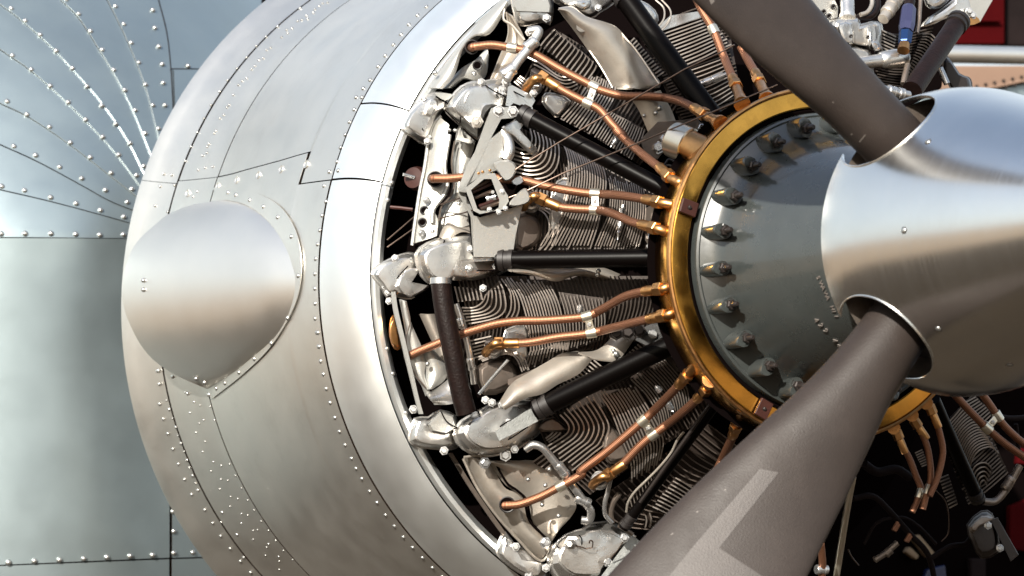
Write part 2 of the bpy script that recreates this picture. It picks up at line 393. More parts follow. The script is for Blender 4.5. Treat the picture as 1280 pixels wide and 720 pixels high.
phiB = np.mean([cowl_hit(410, 223)[3], cowl_hit(470, 229)[3]])
jog = sorted([(cowl_hit(*p)[2], cowl_hit(*p)[3]) for p in [(185, 226), (225, 226), (258, 223), (292, 217), (350, 201), (388, 190)]])
js = [a for a, _ in jog]; jp = [b_ for _, b_ in jog]
sjog = js[-1]
def phiM(s):
    return float(np.interp(s, js, jp))
TOP, BOT = R(72), R(285)
gp = .0019
skin('lip_panel', -.115+G*.7, -.0015, TOP, phiA-gp*1.7, 'lip', 16, 50)
skin('lip_panel', -.115+G*.7, -.0015, phiA+gp, phiB-gp*1.8, 'lip', 16, 30)
skin('lip_panel', -.115+G*.7, -.0015, phiB+gp*1.2, BOT, 'lip', 16, 90)
skin('skin_panel', -.65+G*.6, -.115-G*.6, TOP, lambda s: (phiM(s) if s < sjog+.002 else phiB)-gp, 'skin', 30, 70, 0, extra=(sjog+.0019, sjog+.0021))
skin('skin_panel', -.65+G*.6, -.115-G*.6, lambda s: (phiM(s) if s < sjog-.007 else phiB)+gp, BOT, 'skin', 30, 110, .0008, extra=(sjog-.0071, sjog-.0069))
skin('rear_band', -.80+G, -.65-G*.6, TOP, lambda s: phiM(s)-gp*.6, 'skin', 12, 60)
skin('rear_band', -.80+G, -.65-G*.6, lambda s: phiM(s)+gp*.6, BOT, 'skin', 12, 100, .0008)
skin('trailing_band', -.90, -.80-G, TOP, lambda s: phiM(js[0])-gp*.4, 'skin', 8, 60, -.0005)
skin('trailing_band', -.90, -.80-G, lambda s: phiM(js[0])+gp*.4, BOT, 'skin', 8, 100, -.0005)
skin('cowl_former', -.885, -.03, TOP, BOT, 'seam', 30, 120, -.0050, thick=.002)
# rear edge of the jogged strip: the black notch
# inner flange that closes the lip, in three lengths
FL = [(-.0045, .6185), (.003, .6135), (.003, .606), (-.006, .596), (-.03, .590), (-.10, .588)]
for a, c in ((TOP, phiA-.006), (phiA-.003, phiB+.004), (phiB+.007, BOT)):
    o = lathe('inner_flange', FL, 'lip', cow, ph0=a, ph1=c, n=40, solid=.002)
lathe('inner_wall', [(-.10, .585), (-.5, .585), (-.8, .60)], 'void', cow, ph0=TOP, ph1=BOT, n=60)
for p in q('4', (797, 298), (688, 455)) + q('C', (125, 262), (95, 340)) + [(475, 438), (484, 470), (506, 520)]:
    P, N, s, phi = cowl_hit(*p); put(RIV, 'rivet', (.604*math.cos(phi), -.001, .604*math.sin(phi)), FWD, cow, .0045)
def cowl_rivets(px, r, parent=cow, zs=.7):
    r *= .8
    for p in px:
        P, N, s, phi = cowl_hit(*p); put(RIV, 'rivet', P+N*.0012, N, parent, r, zs=zs)
cowl_rivets(q('4', (763, 28), (726, 62), (690, 100), (658, 140), (627, 183), (594, 228), (565, 272), (532, 327), (504, 362), (475, 398), (498, 398), (467, 448), (448, 499), (431, 551), (412, 604), (397, 662), (365, 703), (402, 698)), .0048)
cowl_rivets([(545, -6), (556, -16)], .0048)
cowl_rivets(q('2', (972, 78), (978, 125), (967, 167), (960, 211), (953, 253), (947, 297), (945, 342), (945, 386), (946, 431), (946, 476), (951, 518), (956, 560)), .0048)
cowl_rivets(q('5', (108, 36), (111, 75), (115, 116), (123, 153), (131, 194), (142, 233), (155, 275), (168, 314), (184, 352), (202, 390), (215, 418), (231, 447), (253, 482), (274, 514), (298, 549), (323, 580), (348, 611), (374, 640), (402, 669), (430, 697), (458, 722)), .0050)
cowl_rivets(q('1', (900, 25), (833, 80), (798, 110), (770, 138), (740, 172), (711, 205), (683, 241), (659, 275), (633, 315), (612, 355), (592, 397), (573, 440), (556, 483), (491, 522), (515, 525), (480, 559), (523, 555), (465, 617), (503, 635)), .0038)
cowl_rivets(q('1', (983, 8), (968, 10), (958, 18), (945, 28), (940, 38), (919, 47), (923, 57), (905, 60), (893, 63), (876, 85), (860, 90), (863, 100), (845, 112), (812, 143), (800, 150), (790, 175), (776, 180), (765, 198), (755, 208), (740, 235), (727, 243), (715, 255), (700, 285), (688, 315), (681, 322), (671, 345), (660, 355), (648, 392), (643, 400), (627, 432), (622, 440), (620, 458), (608, 467), (615, 503), (638, 500), (595, 510), (592, 575), (580, 590)), .0034)
cowl_rivets(q('3', (525, 37), (533, 80), (532, 147), (545, 197), (560, 246), (577, 297), (595, 347), (616, 398), (639, 449), (683, 500), (710, 544), (736, 587), (768, 629), (802, 671), (836, 708)), .0044)
cowl_rivets(q('3', (565, 165), (587, 224), (604, 278), (624, 334), (643, 386), (660, 434), (741, 508), (791, 582), (813, 658)), .0044)
cowl_rivets(q('3', (576, 195), (594, 252), (614, 305), (633, 358), (652, 410), (556, 135), (618, 108), (648, 140), (668, 151), (634, 176), (680, 200), (665, 211), (654, 242), (685, 272), (676, 306), (712, 340), (738, 352), (767, 347), (704, 371), (786, 386), (738, 397), (760, 401), (806, 427), (734, 430), (770, 455), (794, 463), (827, 467), (768, 488), (848, 500), (806, 512), (827, 517), (738, 540), (806, 544), (872, 537), (845, 568), (860, 566), (896, 568), (845, 598), (921, 601), (896, 612), (890, 624), (886, 651), (946, 635), (930, 655), (977, 665), (932, 670), (932, 698), (702, 155), (716, 200)), .0027)
# quarter-turn fasteners along the lapped edge
HM = unit_mesh('fastener', [(-.1, 1.1), (.12, 1.1), (.16, 1.0), (.05, .96), (.05, .2)], 16, 'skin')
for p in q('1', (655, 558), (712, 540), (777, 525), (845, 508), (920, 493), (565, 580)):
    P, N, s, phi = cowl_hit(*p); put(HM, 'fastener', P+N*.001, N, cow, .0075)
# ------------------------------------------------------------------ blister fairing
bl = thing('blister_fairing', 'smooth rounded teardrop blister bulging from the cowl side, pointed at the bottom', 'fairing', cowl_hit(300, 370)[0])
Rc = np.array([(283, 250), (312, 257), (340, 277), (361, 308), (371, 335), (374, 352), (371, 375), (362, 400), (346, 424), (322, 445), (295, 466), (262, 486)], float)
Lc = np.array([(279, 250), (250, 254), (233, 258), (210, 268), (196, 279), (178, 295), (165, 312), (155, 340), (152, 362), (154, 380), (160, 400), (174, 428), (192, 450), (220, 469), (258, 486)], float)
Rs = smooth(Rc, 8); Ls = smooth(Lc, 8); nv = 56; V = []
for i in range(nv):
    tt = .5-.5*math.cos(math.pi*i/(nv-1)); y = 250.2+(486-250.2)*tt
    xr = np.interp(y, Rs[:, 1], Rs[:, 0]); xl = np.interp(y, Ls[:, 1], Ls[:, 0])
    Hh = .100*math.sqrt(max(0, 1-((y-362)/ (112 if y < 362 else 124))**2))
    A_ = cowl_hit(xr, y)[0]; B_ = cowl_hit(xl, y, Hh+.001)[0]
    nn_ = Vector((B_.x, 0, B_.z)).normalized()
    for j in range(12): V.append(A_.lerp(B_, j/11)+nn_*Hh*.8*((j/11)**.62-j/11))
    N_ = Vector((B_.x, 0, B_.z)).normalized(); V.append(B_-N_*(.02+Hh*.6)+Vector((0, .004, 0)))
shell = mk('shell', V, grid_faces(nv, 13), 'blister', bl)
d = shell.modifiers.new('es', 'EDGE_SPLIT'); d.split_angle = R(40)
F2 = np.array(q('2', (640, 85), (700, 88), (780, 103), (850, 145), (895, 220), (911, 320), (893, 430), (825, 550), (740, 637), (640, 716)))
A2 = resample(smooth(Rc-np.array((2, 0)), 6), 60); B2 = resample(smooth(F2, 6), 60); V = []
for i in range(60):
    for j in range(4):
        u = A2[i]*(1-j/3)+B2[i]*j/3; P, N, _, _ = cowl_hit(*u); V.append(P+N*.0030)
mk('flange', V, grid_faces(60, 4), 'skin', bl, solid=-.0016)
for p in q('2', (690, 100), (713, 107), (755, 122), (796, 142), (839, 173), (880, 231), (901, 348), (869, 474), (820, 549), (769, 596), (723, 636), (681, 668), (655, 684), (632, 703)):
    P, N, _, _ = cowl_hit(*p); put(RIV, 'rivet', P+N*.004, N, bl, .0046)
for p in q('2', (520, 650), (478, 632), (480, 672), (565, 700)):
    P, N, _, _ = cowl_hit(*p); put(RIV, 'rivet', P+N*.002, N, cow, .0036)
_bm = shell.data
bv = BVHTree.FromPolygons([v.co+bl.location for v in _bm.vertices], [tuple(p.vertices) for p in _bm.polygons], epsilon=.002)
for p in q('2', (429, 361), (429, 389), (588, 657), (614, 669)):
    h = bv.ray_cast(CP, ray(*p).normalized())
    if h[0] is not None: put(RIV, 'rivet', h[0], -h[1] if h[1].dot(Fv) > 0 else h[1], bl, .0044)
# ------------------------------------------------------------------ fuselage panels behind
X0 = at(110, 400, -1.08).x; Z1 = at(100, 297, -1.08).z
def Yp(x, z):
    y = 1.06+.75*(x-X0)**2+.10*(x-X0)
    if z > Z1: y += .30*(z-Z1)+.55*(z-Z1)**2
    if z < Z1-.5: y += .25*(z-Z1+.5)**2
    return y
def panel_hit(px, py, off=0.):
    d = ray(px, py); t = (1.06-CP.y)/d.y
    for _ in range(12):
        P = CP+d*t; t -= (P.y-Yp(P.x, P.z))/d.y*.8
    P = CP+d*t; e = .002
    N = Vector(((Yp(P.x+e, P.z)-Yp(P.x-e, P.z))/(2*e), -1, (Yp(P.x, P.z+e)-Yp(P.x, P.z-e))/(2*e))).normalized()
    return P+N*off, N
fus = thing('fuselage_skin', 'blue-grey riveted fuselage skin with fanned overlapping gores behind the cowling', 'fuselage', panel_hit(100, 400)[0])
def ext(c, a=45, b_=45):
    c = [np.array(p, float) for p in c]; u = c[0]-c[1]; v = c[-1]-c[-2]
    return [c[0]+u/np.linalg.norm(u)*a]+c+[c[-1]+v/np.linalg.norm(v)*b_]
SM = [ext(q('1', (0, 712), (150, 713), (300, 715), (400, 716))),
      ext(q('1', (0, 570), (150, 605), (300, 645), (405, 675)), 45, 30), ext(q('1', (0, 435), (110, 485), (240, 555), (330, 605), (412, 637)), 45, 25),
      ext(q('1', (0, 312), (80, 350), (180, 415), (280, 490), (420, 600)), 45, 25), ext(q('1', (0, 150), (100, 220), (200, 310), (300, 410), (360, 480), (425, 568)), 45, 25),
      ext(q('1', (0, 15), (60, 60), (150, 140), (230, 225), (300, 305), (380, 420), (442, 545)), 50, 25), ext(q('1', (180, 0), (235, 55), (290, 140), (350, 240), (400, 340), (462, 492)), 50, 25),
      ext(q('1', (320, 0), (360, 80), (400, 170), (440, 280), (482, 448)), 50, 25), ext(q('1', (475, 0), (500, 100), (512, 210), (520, 355)), 50, 40)]
def gore(A, B, mt='panel', oa=.0035, ob=.0, nu=40, nv=10, name='gore', rim='seam'):
    A = resample(smooth(A, 4), nu); B = resample(smooth(B, 4), nu); V = []
    for i in range(nu):
        for j in range(nv):
            t = .004+.984*j/(nv-1); u = A[i]*(1-t)+B[i]*t
            V.append(panel_hit(u[0], u[1], oa*(1-t)+ob*t)[0])
    o = mk(name, V, grid_faces(nu, nv), mt, fus)
    d = o.modifiers.new('thick', 'SOLIDIFY'); d.thickness = .0016; d.offset = 0; o.data.materials.append(M[rim]); d.material_offset_rim = 1
    o.modifiers.new('es', 'EDGE_SPLIT').split_angle = R(40)
    return o
for i in range(8): gore(SM[i], SM[i+1], oa=.0022, ob=.0002, rim='seam' if i < 3 else 'lip')
gore([(p[0]-.7, p[1]) for p in SM[8]], [(330, -60), (320, 60), (260, 150), (222, 160)], oa=.0, ob=0)
# horizontal joint in the corner panel, lower panels
def sheetq(c, nu=30, nv=30, off=0, name='panel'):
    (a, b_, c_, d_) = [np.array(p, float) for p in c]; V = []
    for i in range(nu):
        for j in range(nv):
            u = i/(nu-1); v = j/(nv-1); p = (a*(1-u)+b_*u)*(1-v)+(d_*(1-u)+c_*u)*v; V.append(panel_hit(*p, off)[0])
    o = mk(name, V, grid_faces(nu, nv), 'panel', fus); d = o.modifiers.new('thick', 'SOLIDIFY'); d.thickness = .0022; d.offset = 0; o.data.materials.append(M['seam']); d.material_offset_rim = 1
    o.modifiers.new('es', 'EDGE_SPLIT').split_angle = R(40)
    return o
sheetq([(-60, 297.5), (211.5, 298.2), (211.5, 697), (-60, 708.5)], 40, 40, 0)
sheetq([(214, 298), (330, 298), (330, 694), (214, 697)], 10, 20, .002)
sheetq([(-60, 710), (211.5, 699), (211.5, 800), (-60, 800)], 20, 10, -.001)
sheetq([(214, 699), (330, 695), (330, 800), (214, 800)], 10, 10, .001)
sheetq([(216, 88.5), (330, 88.5), (330, 170), (219, 170)], 10, 10, .0025)
sheetq([(-80, -80), (400, -80), (400, 820), (-80, 820)], 30, 30, -.012, 'inner_skin').data.materials[0] = M['seam']
tube('lap_joint', [panel_hit(*p, .0012)[0] for p in smooth(SM[8], 4)], .0011, 'seam', fus, 6)
tube('lap_joint', [panel_hit(x, 87.5, .004)[0] for x in (213, 235, 260, 290)], .0011, 'seam', fus, 6)
def fr(px, r=.0060):
    for p in px: P, N = panel_hit(*p, .0035); put(RIV, 'rivet', P, N, fus, r*random.uniform(.93, 1.05))
fr(q('1', (345, 22), (370, 75), (392, 131), (415, 190), (435, 256), (457, 318), (474, 388), (457, 33), (463, 86), (475, 142), (485, 195), (488, 251), (493, 318), (498, 383), (562, 200)))
fr(q('1', (198, 2), (235, 45), (270, 96), (305, 152), (340, 212), (373, 273), (404, 333), (434, 402), (463, 467), (33, 28), (75, 65), (120, 107), (168, 155), (216, 207), (260, 261), (304, 319), (346, 374), (389, 432), (430, 500)))
fr(q('1', (37, 169), (93, 211), (150, 260), (204, 309), (256, 361), (307, 413), (355, 466), (408, 528), (21, 307), (80, 346), (148, 383), (210, 430), (270, 474), (332, 521), (394, 569), (41, 441), (106, 468), (178, 503), (244, 537), (315, 572), (380, 608)))
fr(q('1', (5, 561), (73, 573), (151, 594), (227, 612), (300, 632), (370, 652), (3, 702), (75, 702), (152, 702), (226, 704), (298, 706), (369, 705)))
fr(q('3', (28, 675), (114, 670), (197, 666), (278, 662), (355, 657), (432, 653), (507, 650), (577, 643), (640, 641), (577, 571), (575, 505), (573, 479)))
#@@ENGINE
# ------------------------------------------------------------------ engine depth
def sc(p, off=0.):
    """the cylinders stand furthest forward near the nose case and fall back towards the rocker boxes"""
    D = math.hypot(p[0]-1010, (p[1]-325)); return .05+.25*(500-min(D, 560))/320+off
def W(p, off=0.): return at(p[0], p[1], sc(p, off))
def sfin(off): return lambda x, y: sc((x, y), off)
core = lathe('shade_backing_cone', [(-.10, .585), (-.06, .50), (.06, .36), (.16, .26), (.22, .2), (.30, .18)], 'void', None, n=64, label='black backing cone for the shade deep behind the cylinders of the engine', cat='shade backing')  # black backing cone; the shade of the depth is its colour
# ------------------------------------------------------------------ cylinders
def cylinder(label, at_px, fam, group='cylinders of the radial engine'):
    t = thing('engine_cylinder', label, 'cylinder', W(at_px), group)
    for a in fam:
        A, B, n = a[:3]; k = a[3] if len(a) > 3 else {}
        fins(A, B, n, sfin(k.get('off', 0)), t, k.get('w', 1.95), k.get('d', .014), k.get('mt', 'fin'))
    return t
bw = dict(w=1.5, off=.0, d=.010)
cT = cylinder('top left finned cylinder crossed by two copper leads, above the upper black pushrod tube', (720, 100), [
    (q('a', (255, 270), (310, 200), (385, 120)), q('a', (660, 600), (740, 490), (765, 430)), 13),
    (q('b', (290, 350), (400, 230), (500, 100), (590, -50)), q('b', (575, 500), (700, 290), (775, 150), (785, 40)), 11),
    (q('a', (140, 370), (260, 430), (400, 530), (470, 550), (540, 540)), q('a', (320, 600), (420, 660), (520, 680), (600, 640)), 5),
    (q('a', (70, 540), (150, 600), (210, 690)), q('a', (20, 590), (90, 650), (150, 710)), 4),
    (q('b', (600, 515), (690, 380), (760, 290)), q('b', (930, 715), (1010, 560), (1050, 440)), 15, bw)])
cR = cylinder('finned cylinder with straight slanting fins touching the upper propeller blade', (855, 50), [
    (q('c', (410, 300), (600, 235), (850, 150), (900, 125)), q('c', (660, 600), (850, 520), (1010, 440), (1110, 400)), 12),
    ([(857, 90), (878, 83), (905, 73)], [(884, 137), (900, 130), (918, 118)], 11, bw),
    (q('c', (205, 375), (240, 340)), q('c', (440, 690), (500, 650)), 13)])
cAB = cylinder('finned cylinder between the cable pulley bracket and the horizontal black pushrod tube', (720, 240), [
    (q('C', (720, 90), (790, 110), (820, 60), (810, 0)), q('C', (715, 235), (820, 255), (900, 240), (945, 190), (955, 100), (925, 10)), 8),
    (q('D', (225, 20), (270, 110), (285, 200), (275, 300), (240, 420), (130, 610)), q('D', (445, 165), (470, 260), (460, 350), (445, 420), (425, 500), (390, 605)), 15),
    (q('D', (478, 235), (492, 300), (485, 420), (445, 520), (410, 605)), q('D', (655, 290), (668, 400), (658, 500), (630, 605)), 16, bw),
    (q('C', (760, 400), (860, 410), (905, 470), (895, 560), (850, 620)), q('C', (800, 400), (900, 405), (950, 460), (940, 560), (900, 620)), 3)])
cBC = cylinder('finned cylinder below the horizontal black pushrod tube, crossed by two copper leads', (660, 400), [
    (q('d', (60, 130), (95, 270)), q('d', (285, 150), (310, 250)), 7),
    (q('d', (115, 320), (230, 320), (310, 270), (345, 190)), q('d', (160, 470), (330, 440), (460, 400), (520, 320), (500, 170), (460, 80)), 6),
    (q('d', (480, 60), (560, 180), (565, 330), (520, 420)), q('d', (530, 50), (620, 220), (640, 330), (610, 420)), 3),
    (q('d', (530, 50), (640, 200), (700, 380), (735, 520), (745, 720))+q('F', (90, 480), (60, 580)), q('d', (900, 90), (980, 240), (1020, 380), (1050, 550), (1060, 720))+q('F', (285, 400), (270, 480)), 13),
    (q('E', (510, 425), (620, 400)), q('E', (530, 510), (640, 480)), 6),
    (q('E', (560, 530), (680, 490), (740, 510), (775, 590)), q('E', (545, 512), (665, 470), (765, 490), (805, 570)), 4),
    (q('F', (235, 180), (265, 280), (275, 400), (262, 480)), q('F', (450, 210), (465, 320), (450, 420)), 13, bw),
    (q('e', (145, 465), (185, 500)), q('e', (420, 255), (490, 315)), 15),
    (q('e', (615, 235), (650, 265)), q('e', (720, 140), (770, 185)), 7)])
cCD = cylinder('finned cylinder with U-shaped fins just below the diagonal black pushrod tube', (750, 540), [
    (q('f', (230, 220), (300, 300), (300, 360), (240, 410), (140, 470)), q('f', (470, 75), (565, 220), (608, 330), (570, 450), (500, 510), (330, 650)), 9),
    (q('f', (130, 410), (170, 380), (190, 355)), q('f', (150, 440), (220, 390), (250, 360)), 3),
    (q('H', (262, 30), (310, 100), (350, 200), (385, 290), (390, 370)), q('H', (400, 10), (450, 90), (490, 160), (507, 220), (490, 300)), 12),
    (q('e', (650, 370), (760, 480), (830, 600), (850, 690)), q('e', (870, 250), (960, 350), (1020, 440), (1040, 560)), 14, bw),
    (q('f', (30, 590), (130, 520)), q('f', (130, 640), (200, 580)), 4)])
cBt = cylinder('small patch of cylinder fins glimpsed above the edge of the lower propeller blade', (845, 620), [
    (q('g', (620, 340), (690, 380), (760, 425)), q('g', (455, 560), (520, 590), (585, 622)), 10),
    (q('g', (285, 500), (300, 560)), q('g', (440, 330), (455, 400)), 8, dict(w=1.4)),
    (q('g', (400, 620), (410, 660), (400, 720)), q('g', (430, 600), (445, 660), (430, 720)), 2)])
cRB = cylinder('shaded finned cylinder below the spinner at the lower right', (1215, 560), [  # fins in a darker material; the shade here is in their colour
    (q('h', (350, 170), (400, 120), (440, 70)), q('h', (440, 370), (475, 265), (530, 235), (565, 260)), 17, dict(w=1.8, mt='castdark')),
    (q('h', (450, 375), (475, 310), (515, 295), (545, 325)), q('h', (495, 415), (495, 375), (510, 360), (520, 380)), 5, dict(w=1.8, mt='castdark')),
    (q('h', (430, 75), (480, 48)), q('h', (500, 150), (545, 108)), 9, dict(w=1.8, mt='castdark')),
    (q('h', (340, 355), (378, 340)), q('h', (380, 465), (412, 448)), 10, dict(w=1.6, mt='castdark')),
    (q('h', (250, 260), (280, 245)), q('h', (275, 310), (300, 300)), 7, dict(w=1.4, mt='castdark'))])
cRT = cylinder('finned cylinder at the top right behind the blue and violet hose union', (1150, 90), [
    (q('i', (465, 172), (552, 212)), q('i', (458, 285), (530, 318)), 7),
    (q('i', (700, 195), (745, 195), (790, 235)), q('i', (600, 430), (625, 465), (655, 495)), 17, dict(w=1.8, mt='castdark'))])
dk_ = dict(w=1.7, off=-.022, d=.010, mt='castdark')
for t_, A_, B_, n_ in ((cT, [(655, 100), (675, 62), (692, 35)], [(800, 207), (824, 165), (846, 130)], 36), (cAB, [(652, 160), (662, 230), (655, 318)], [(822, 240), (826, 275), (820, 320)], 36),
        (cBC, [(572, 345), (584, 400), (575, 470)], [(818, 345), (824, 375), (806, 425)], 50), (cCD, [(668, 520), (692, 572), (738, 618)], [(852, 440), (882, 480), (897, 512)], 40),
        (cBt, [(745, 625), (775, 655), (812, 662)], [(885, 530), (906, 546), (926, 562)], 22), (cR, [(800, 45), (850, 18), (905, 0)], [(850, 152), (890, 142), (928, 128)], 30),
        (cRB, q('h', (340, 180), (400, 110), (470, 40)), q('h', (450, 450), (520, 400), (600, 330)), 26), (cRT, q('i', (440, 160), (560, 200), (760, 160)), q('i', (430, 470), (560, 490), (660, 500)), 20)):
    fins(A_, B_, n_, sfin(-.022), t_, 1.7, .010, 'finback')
# shallow bodies that carry the fins
def cast(name, px, o0, o1, mt='cast', parent=None, **kw):
    c = pixc(smooth(px, 4, True)); s = sc(c); return dome(name, px, s+o0, s+o1, mt, parent, **kw)
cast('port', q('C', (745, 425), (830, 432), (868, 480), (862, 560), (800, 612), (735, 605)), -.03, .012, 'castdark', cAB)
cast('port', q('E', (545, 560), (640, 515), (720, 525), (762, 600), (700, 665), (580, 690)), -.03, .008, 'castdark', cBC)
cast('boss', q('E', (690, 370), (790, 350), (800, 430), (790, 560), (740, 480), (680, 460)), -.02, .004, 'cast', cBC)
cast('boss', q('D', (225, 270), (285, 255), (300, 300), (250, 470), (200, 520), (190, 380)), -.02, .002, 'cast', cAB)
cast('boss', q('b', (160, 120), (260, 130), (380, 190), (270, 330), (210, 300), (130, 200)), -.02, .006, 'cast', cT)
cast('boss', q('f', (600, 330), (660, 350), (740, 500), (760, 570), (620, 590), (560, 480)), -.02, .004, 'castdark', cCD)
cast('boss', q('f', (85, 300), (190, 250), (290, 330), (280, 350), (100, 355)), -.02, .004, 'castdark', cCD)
cast('rib_plate', q('c', (410, 270), (560, 140), (700, 120), (840, 100), (850, 150), (600, 240), (420, 300)), -.01, .006, 'cast', cR, prof=FLATP, soft=0)
for a, c in ((q('c', (430, 0), (500, 70), (505, 160), (460, 230), (390, 270)), .0016), (q('c', (480, -5), (560, 90), (555, 180), (490, 265), (405, 300)), .0016)):
    tube('loop_rib', [W(p, .012) for p in smooth(a, 5)], c, 'sheet', cR, 6)
cast('port', q('c', (210, 60), (300, 10), (420, 90), (450, 180), (400, 240), (320, 180)), -.02, .012, 'cast', cR)
# spark plug adaptors
def plug(a, b_, parent, r=.0055, off=.02, mt='steel'):
    rod('spark_plug', W(a, off), W(b_, off), [(0, r*.55), (.12, r*.55), (.12, r), (.4, r), (.4, r*.72), (.46, r*.72), (.46, r*.95), (.62, r*.95), (.62, r*.6), (.68, r*.6), (.68, r*.8), (.74, r*.5), (.8, r*.7), (.88, r*.3), (1, r*.25)], mt, parent)
plug((779, 256), (772, 300), cAB); plug((774, 170), (763, 184), cT); plug((726, 381), (724, 392), cBC); plug((826, 490), (819, 482), cCD); plug((834, 502), (842, 516), cCD)
plug((909, 92), (862, 110), cR, .006)
# ------------------------------------------------------------------ pushrod tubes
GP = 'black pushrod tubes'
def pushrod(label, a, b_, rpx, oa=.05, ob=.05, mt='tubeblack', collar=True):
    A = W(a, oa); B = W(b_, ob); r = rpx*.00134
    t = thing('pushrod_tube', label, 'pushrod tube', A, GP)
    rod('tube', A, B, [(0, r), (.02, r*1.02), (.5, r), (.97, r), (1, r)], mt, t, 20)
    if collar:
        rod('collar', A.lerp(B, .9), A.lerp(B, .985), [(0, r*1.02), (.02, r*1.14), (.3, r*1.14), (.32, r*1.04), (.6, r*1.04), (.62, r*1.18), (.98, r*1.18), (1, r)], 'black', t, 20)
    return t
pushrod('black pushrod tube at the very top, left of the straight slanting fins', (893, 150), (772, -15), 14)
pushrod('black pushrod tube slanting up to the large rocker box behind the bracket', (842, 243), (648, 140), 11)
t3 = pushrod('horizontal black pushrod tube left of the brass ring', (842, 322), (620, 325), 11.5)
pushrod('black pushrod tube slanting down to the grey faced rocker box', (862, 420), (668, 513), 13)
t5 = pushrod('thin glossy pushrod tube running down beside the lower blade to the bottom rocker box', (898, 500), (779, 660), 7)
rod('tube', W((893, 498), .07), W((800, 628), .07), [(0, .003), (1, .003)], 'boltdark', t5, 10)
pushrod('thick dark pushrod tube at the top right above the spinner', (1140, 113), (1200, 24), 13.5, .10, .08, 'hoseblack')
pushrod('shaded pushrod tube beside the fins below the spinner', q('h', (320, 60))[0], q('h', (490, 440))[0], 9, .04, .04)
# ------------------------------------------------------------------ rocker boxes
GR = 'rocker boxes at the cylinder heads'
def rbox(label, px, o0=-.05, o1=.05, mt='cast', **kw):
    c = pixc(px); t = thing('rocker_box', label, 'rocker box', W(c), GR); cast('cover', px, o0, o1, mt, t, **kw); return t
def bl_(t, off, r, *px, me=None): bolts(list(px), [sc(p, off) for p in px], t, r, me)
r1 = rbox('large silver rocker box at the upper left with a grey union tube on top', q('j', (400, 270), (450, 190), (520, 110), (610, 75), (690, 75), (800, 50), (880, 90), (900, 170), (880, 260), (780, 270), (720, 330), (690, 400), (640, 500), (520, 400), (450, 340)), ctr=q('j', (660, 230))[0], wob=.0012)
cast('rib', q('j', (570, 130), (625, 110), (640, 170), (560, 260), (510, 290), (520, 220)), .0, .062, 'cast', r1)
cast('flange', q('j', (870, 110), (900, 100), (1060, 180), (1075, 215), (1040, 275), (900, 230), (880, 260), (850, 250)), -.02, .045, 'cast', r1, prof=FLATP, soft=0)
rod('union', W(q('j', (640, 370))[0], .02), at(*q('j', (630, 375))[0], sc(q('j', (640, 370))[0], .075)), [(0, .012), (.5, .012), (.5, .0095), (.85, .0095), (.85, .006), (1, .005)], 'cast', r1, 6, sm=False)
bl_(r1, .045, .0055, *q('j', (500, 238), (820, 165), (825, 130), (850, 75), (670, 75), (1060, 160)))
bl_(r1, .055, .006, *q('j', (800, 292), (905, 297)))
r2 = rbox('smaller silver rocker box tucked against the cowl lip at the upper left', q('j', (80, 400), (130, 300), (220, 210), (310, 160), (400, 170), (450, 190), (440, 230), (400, 270), (350, 330), (290, 470), (250, 540), (160, 490), (95, 450)), -.06, .03, wob=.0012)
cast('rib', q('j', (290, 200), (335, 200), (345, 250), (290, 330), (250, 320), (260, 270)), .0, .04, 'cast', r2)
cast('strap', q('j', (330, 155), (445, 165), (445, 190), (400, 215), (335, 180)), .0, .035, 'bracket', r2, prof=FLATP)
cast('flange', q('j', (135, 355), (150, 360), (200, 440), (290, 475), (285, 495), (190, 470), (140, 410)), -.02, .028, 'cast', r2, prof=FLATP)
bl_(r2, .025, .005, *q('j', (222, 436), (235, 198), (265, 520)))
r3 = rbox('wide silver rocker box at the left under the lower end of the bracket plate', [(520, 318), (535, 304), (556, 297), (580, 294), (592, 298), (600, 320), (634, 321), (634, 334), (622, 343), (592, 352), (565, 349), (556, 356), (541, 355), (527, 344)], -.05, .05, wob=.0012)
cast('flange', [(590, 322), (634, 321), (635, 325), (592, 327)], .02, .062, 'cast', r3, prof=FLATP, soft=0)
tube('flange_seam', [W(p, .038) for p in smooth([(562, 298), (570, 312), (571, 330), (566, 350)], 5)], .0035, 'cast', r3, 8)
bl_(r3, .04, .005, *([(537, 312), (588, 311)]+q('E', (372, 122), (575, 160), (505, 60), (640, 52))))
r4 = rbox('small pointed silver rocker box overlapping the lip at the far left', q('E', (18, 92), (55, 45), (125, 8), (200, -15), (235, 0), (245, 50), (215, 100), (180, 150), (230, 200), (180, 212), (130, 195), (95, 205), (60, 150)), -.05, .035, wob=.0012)
cast('flange', q('E', (145, 150), (190, 70), (240, 60), (250, 80), (210, 130), (310, 150), (235, 200), (200, 205)), .01, .03, 'cast', r4, prof=PILLOW, soft=2)
bl_(r4, .03, .005, *q('E', (85, 150), (100, 180), (105, 225), (135, 10)))
r5 = rbox('silver rocker box with a flat grey grained side plate at the centre left', q('G', (205, 190), (230, 140), (290, 108), (330, 82), (400, 62), (490, 58), (545, 110), (535, 165), (480, 215), (430, 245), (380, 262), (300, 268), (240, 240)), -.05, .055, wob=.0012)
cast('side_plate', q('G', (355, 180), (505, 78), (543, 112), (540, 128), (372, 214)), .02, .066, 'grain', r5, prof=FLATP, soft=0)
tube('flange_seam', [W(p, .045) for p in smooth(q('G', (298, 95), (312, 140), (312, 200), (300, 265)), 5)], .004, 'cast', r5, 8)
cast('rib', q('G', (345, 195), (372, 165), (380, 190), (360, 220)), .02, .064, 'cast', r5, prof=PILLOW)
bl_(r5, .045, .0055, *q('G', (283, 118), (382, 78), (405, 140), (285, 245), (430, 245), (320, 60), (345, 70)))
bl_(r5, .03, .008, *q('G', (395, 268)))
